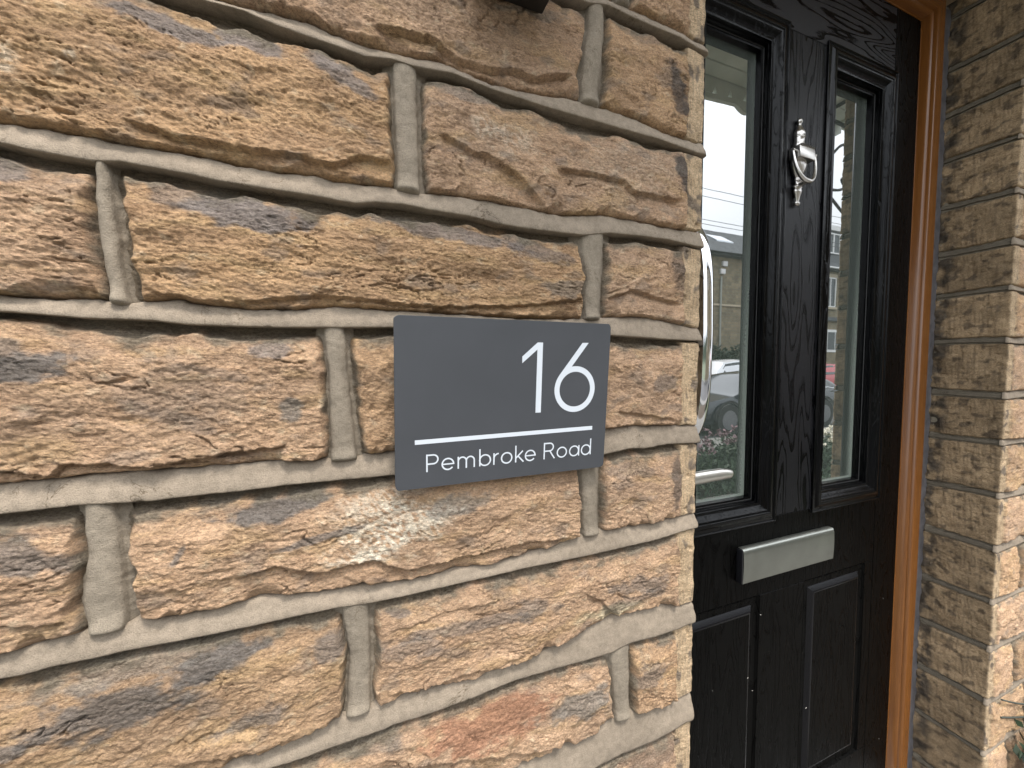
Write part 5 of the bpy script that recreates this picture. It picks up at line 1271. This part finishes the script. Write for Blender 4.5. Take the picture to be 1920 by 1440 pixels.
box('bay_window', 25.0, 26.5, -13.549, -13.50, 1.95, 3.25, M_UPVC, bay); box('bay_pane', 25.1, 25.7, -13.499, -13.48, 2.1, 3.1, M_FARG, bay); box('bay_pane', 25.8, 26.4, -13.499, -13.48, 2.1, 3.1, M_FARG, bay)
house(29.6, 37.0, 'stone terraced house farthest along the street opposite', [(31.0, 32.1, 4.7, 6.4, 2), (31.0, 32.3, 1.3, 3.1, 2), (34.3, 35.4, 4.7, 6.4, 2)])
house(7.4, 14.0, 'stone house across the street left of the skylight house', [(9.0, 10.1, 4.7, 6.4, 2), (9.0, 10.3, 1.3, 3.1, 2), (12.0, 13.0, 4.7, 6.4, 2)], chim=False)
house(-2.0, 5.6, 'stone house directly across the street from the door', [(-0.6, 0.5, 4.7, 6.4, 2), (-0.6, 0.8, 1.3, 3.1, 2), (3.0, 4.1, 4.7, 6.4, 2)])
gw = empty('garden_wall', (14, -13.1, -0.25), 'low stone garden wall in front of the houses across the street', 'garden wall')
box('wall_body', 5, 36, -13.25, -13.0, -0.25, 0.95, M_FAR, gw); box('coping', 4.95, 36.05, -13.30, -12.95, 0.952, 1.05, M_SILL, gw)
hd = empty('hedge', (17.6, -13.75, -0.2), 'dark green hedge behind the garden wall across the street', 'hedge')
box('branches', 14.6, 20.2, -14.1, -13.4, -0.25, 1.5, mat_simple('hedge_inside', (0.02, 0.03, 0.014), 0.95), hd)
leaf_cloud('foliage', (17.4, -13.75, 1.1), (3.3, 0.55, 1.25), 6500, 0.13, M_LEAF2, 5, parent=hd)
for k, (z, y) in enumerate([(7.60, -10.0), (7.32, -10.0), (6.50, -10.0), (6.34, -10.0)]):
    pts = [(x, y, z + 0.15 * ((x - 16) / 14.0) ** 2) for x in np.linspace(2, 36, 18)]
    o = tube('overhead_wire', pts, 0.010, M_DARK, None, n=5)
    tag(o, ['highest overhead wire crossing above the street', 'overhead wire just under the highest one above the street', 'third overhead wire down above the street', 'lowest overhead wire crossing above the street'][k], 'wire', 'overhead wires above the street')
def pole(x, label):
    t = empty('utility_pole', (x, -11.98, -0.2), label, 'utility pole')
    tube('post', [(x, -12.2, -0.2), (x, -12.2, 8.2)], [0.13, 0.10], mat_simple('pole_wood', (0.09, 0.07, 0.05), 0.9), t, n=10)
    box('cross_arm', x - 0.06, x + 0.06, -12.12, -9.9, 7.3, 7.42, mat_simple('arm_wood', (0.10, 0.08, 0.06), 0.9), t)
    box('cross_arm', x - 0.06, x + 0.06, -12.12, -9.9, 6.35, 6.47, M_CORE, t)
pole(36.0, 'wooden utility pole at the far end of the overhead wires')
pole(2.0, 'wooden utility pole opposite the door at the near end of the overhead wires')

sky_far = mat_simple('distant_trees', (0.04, 0.055, 0.035), 0.95, var=0.3, vs=0.2)
V = []; F = []
xs = np.linspace(-90, 120, 160)
for x in xs: h = 5.0 + 2.0 * math.sin(x * 0.21) + 1.4 * math.sin(x * 0.53 + 2) + 0.8 * math.sin(x * 1.7); V += [(x, -60, -0.3), (x, -60 - 2, h), (x, -66, -0.3)]
for i in range(len(xs) - 1): F += [(3 * i, 3 * i + 3, 3 * i + 4, 3 * i + 1), (3 * i + 1, 3 * i + 4, 3 * i + 5, 3 * i + 2)]
o = mk('hills', V, F, sky_far); o['kind'] = 'structure'
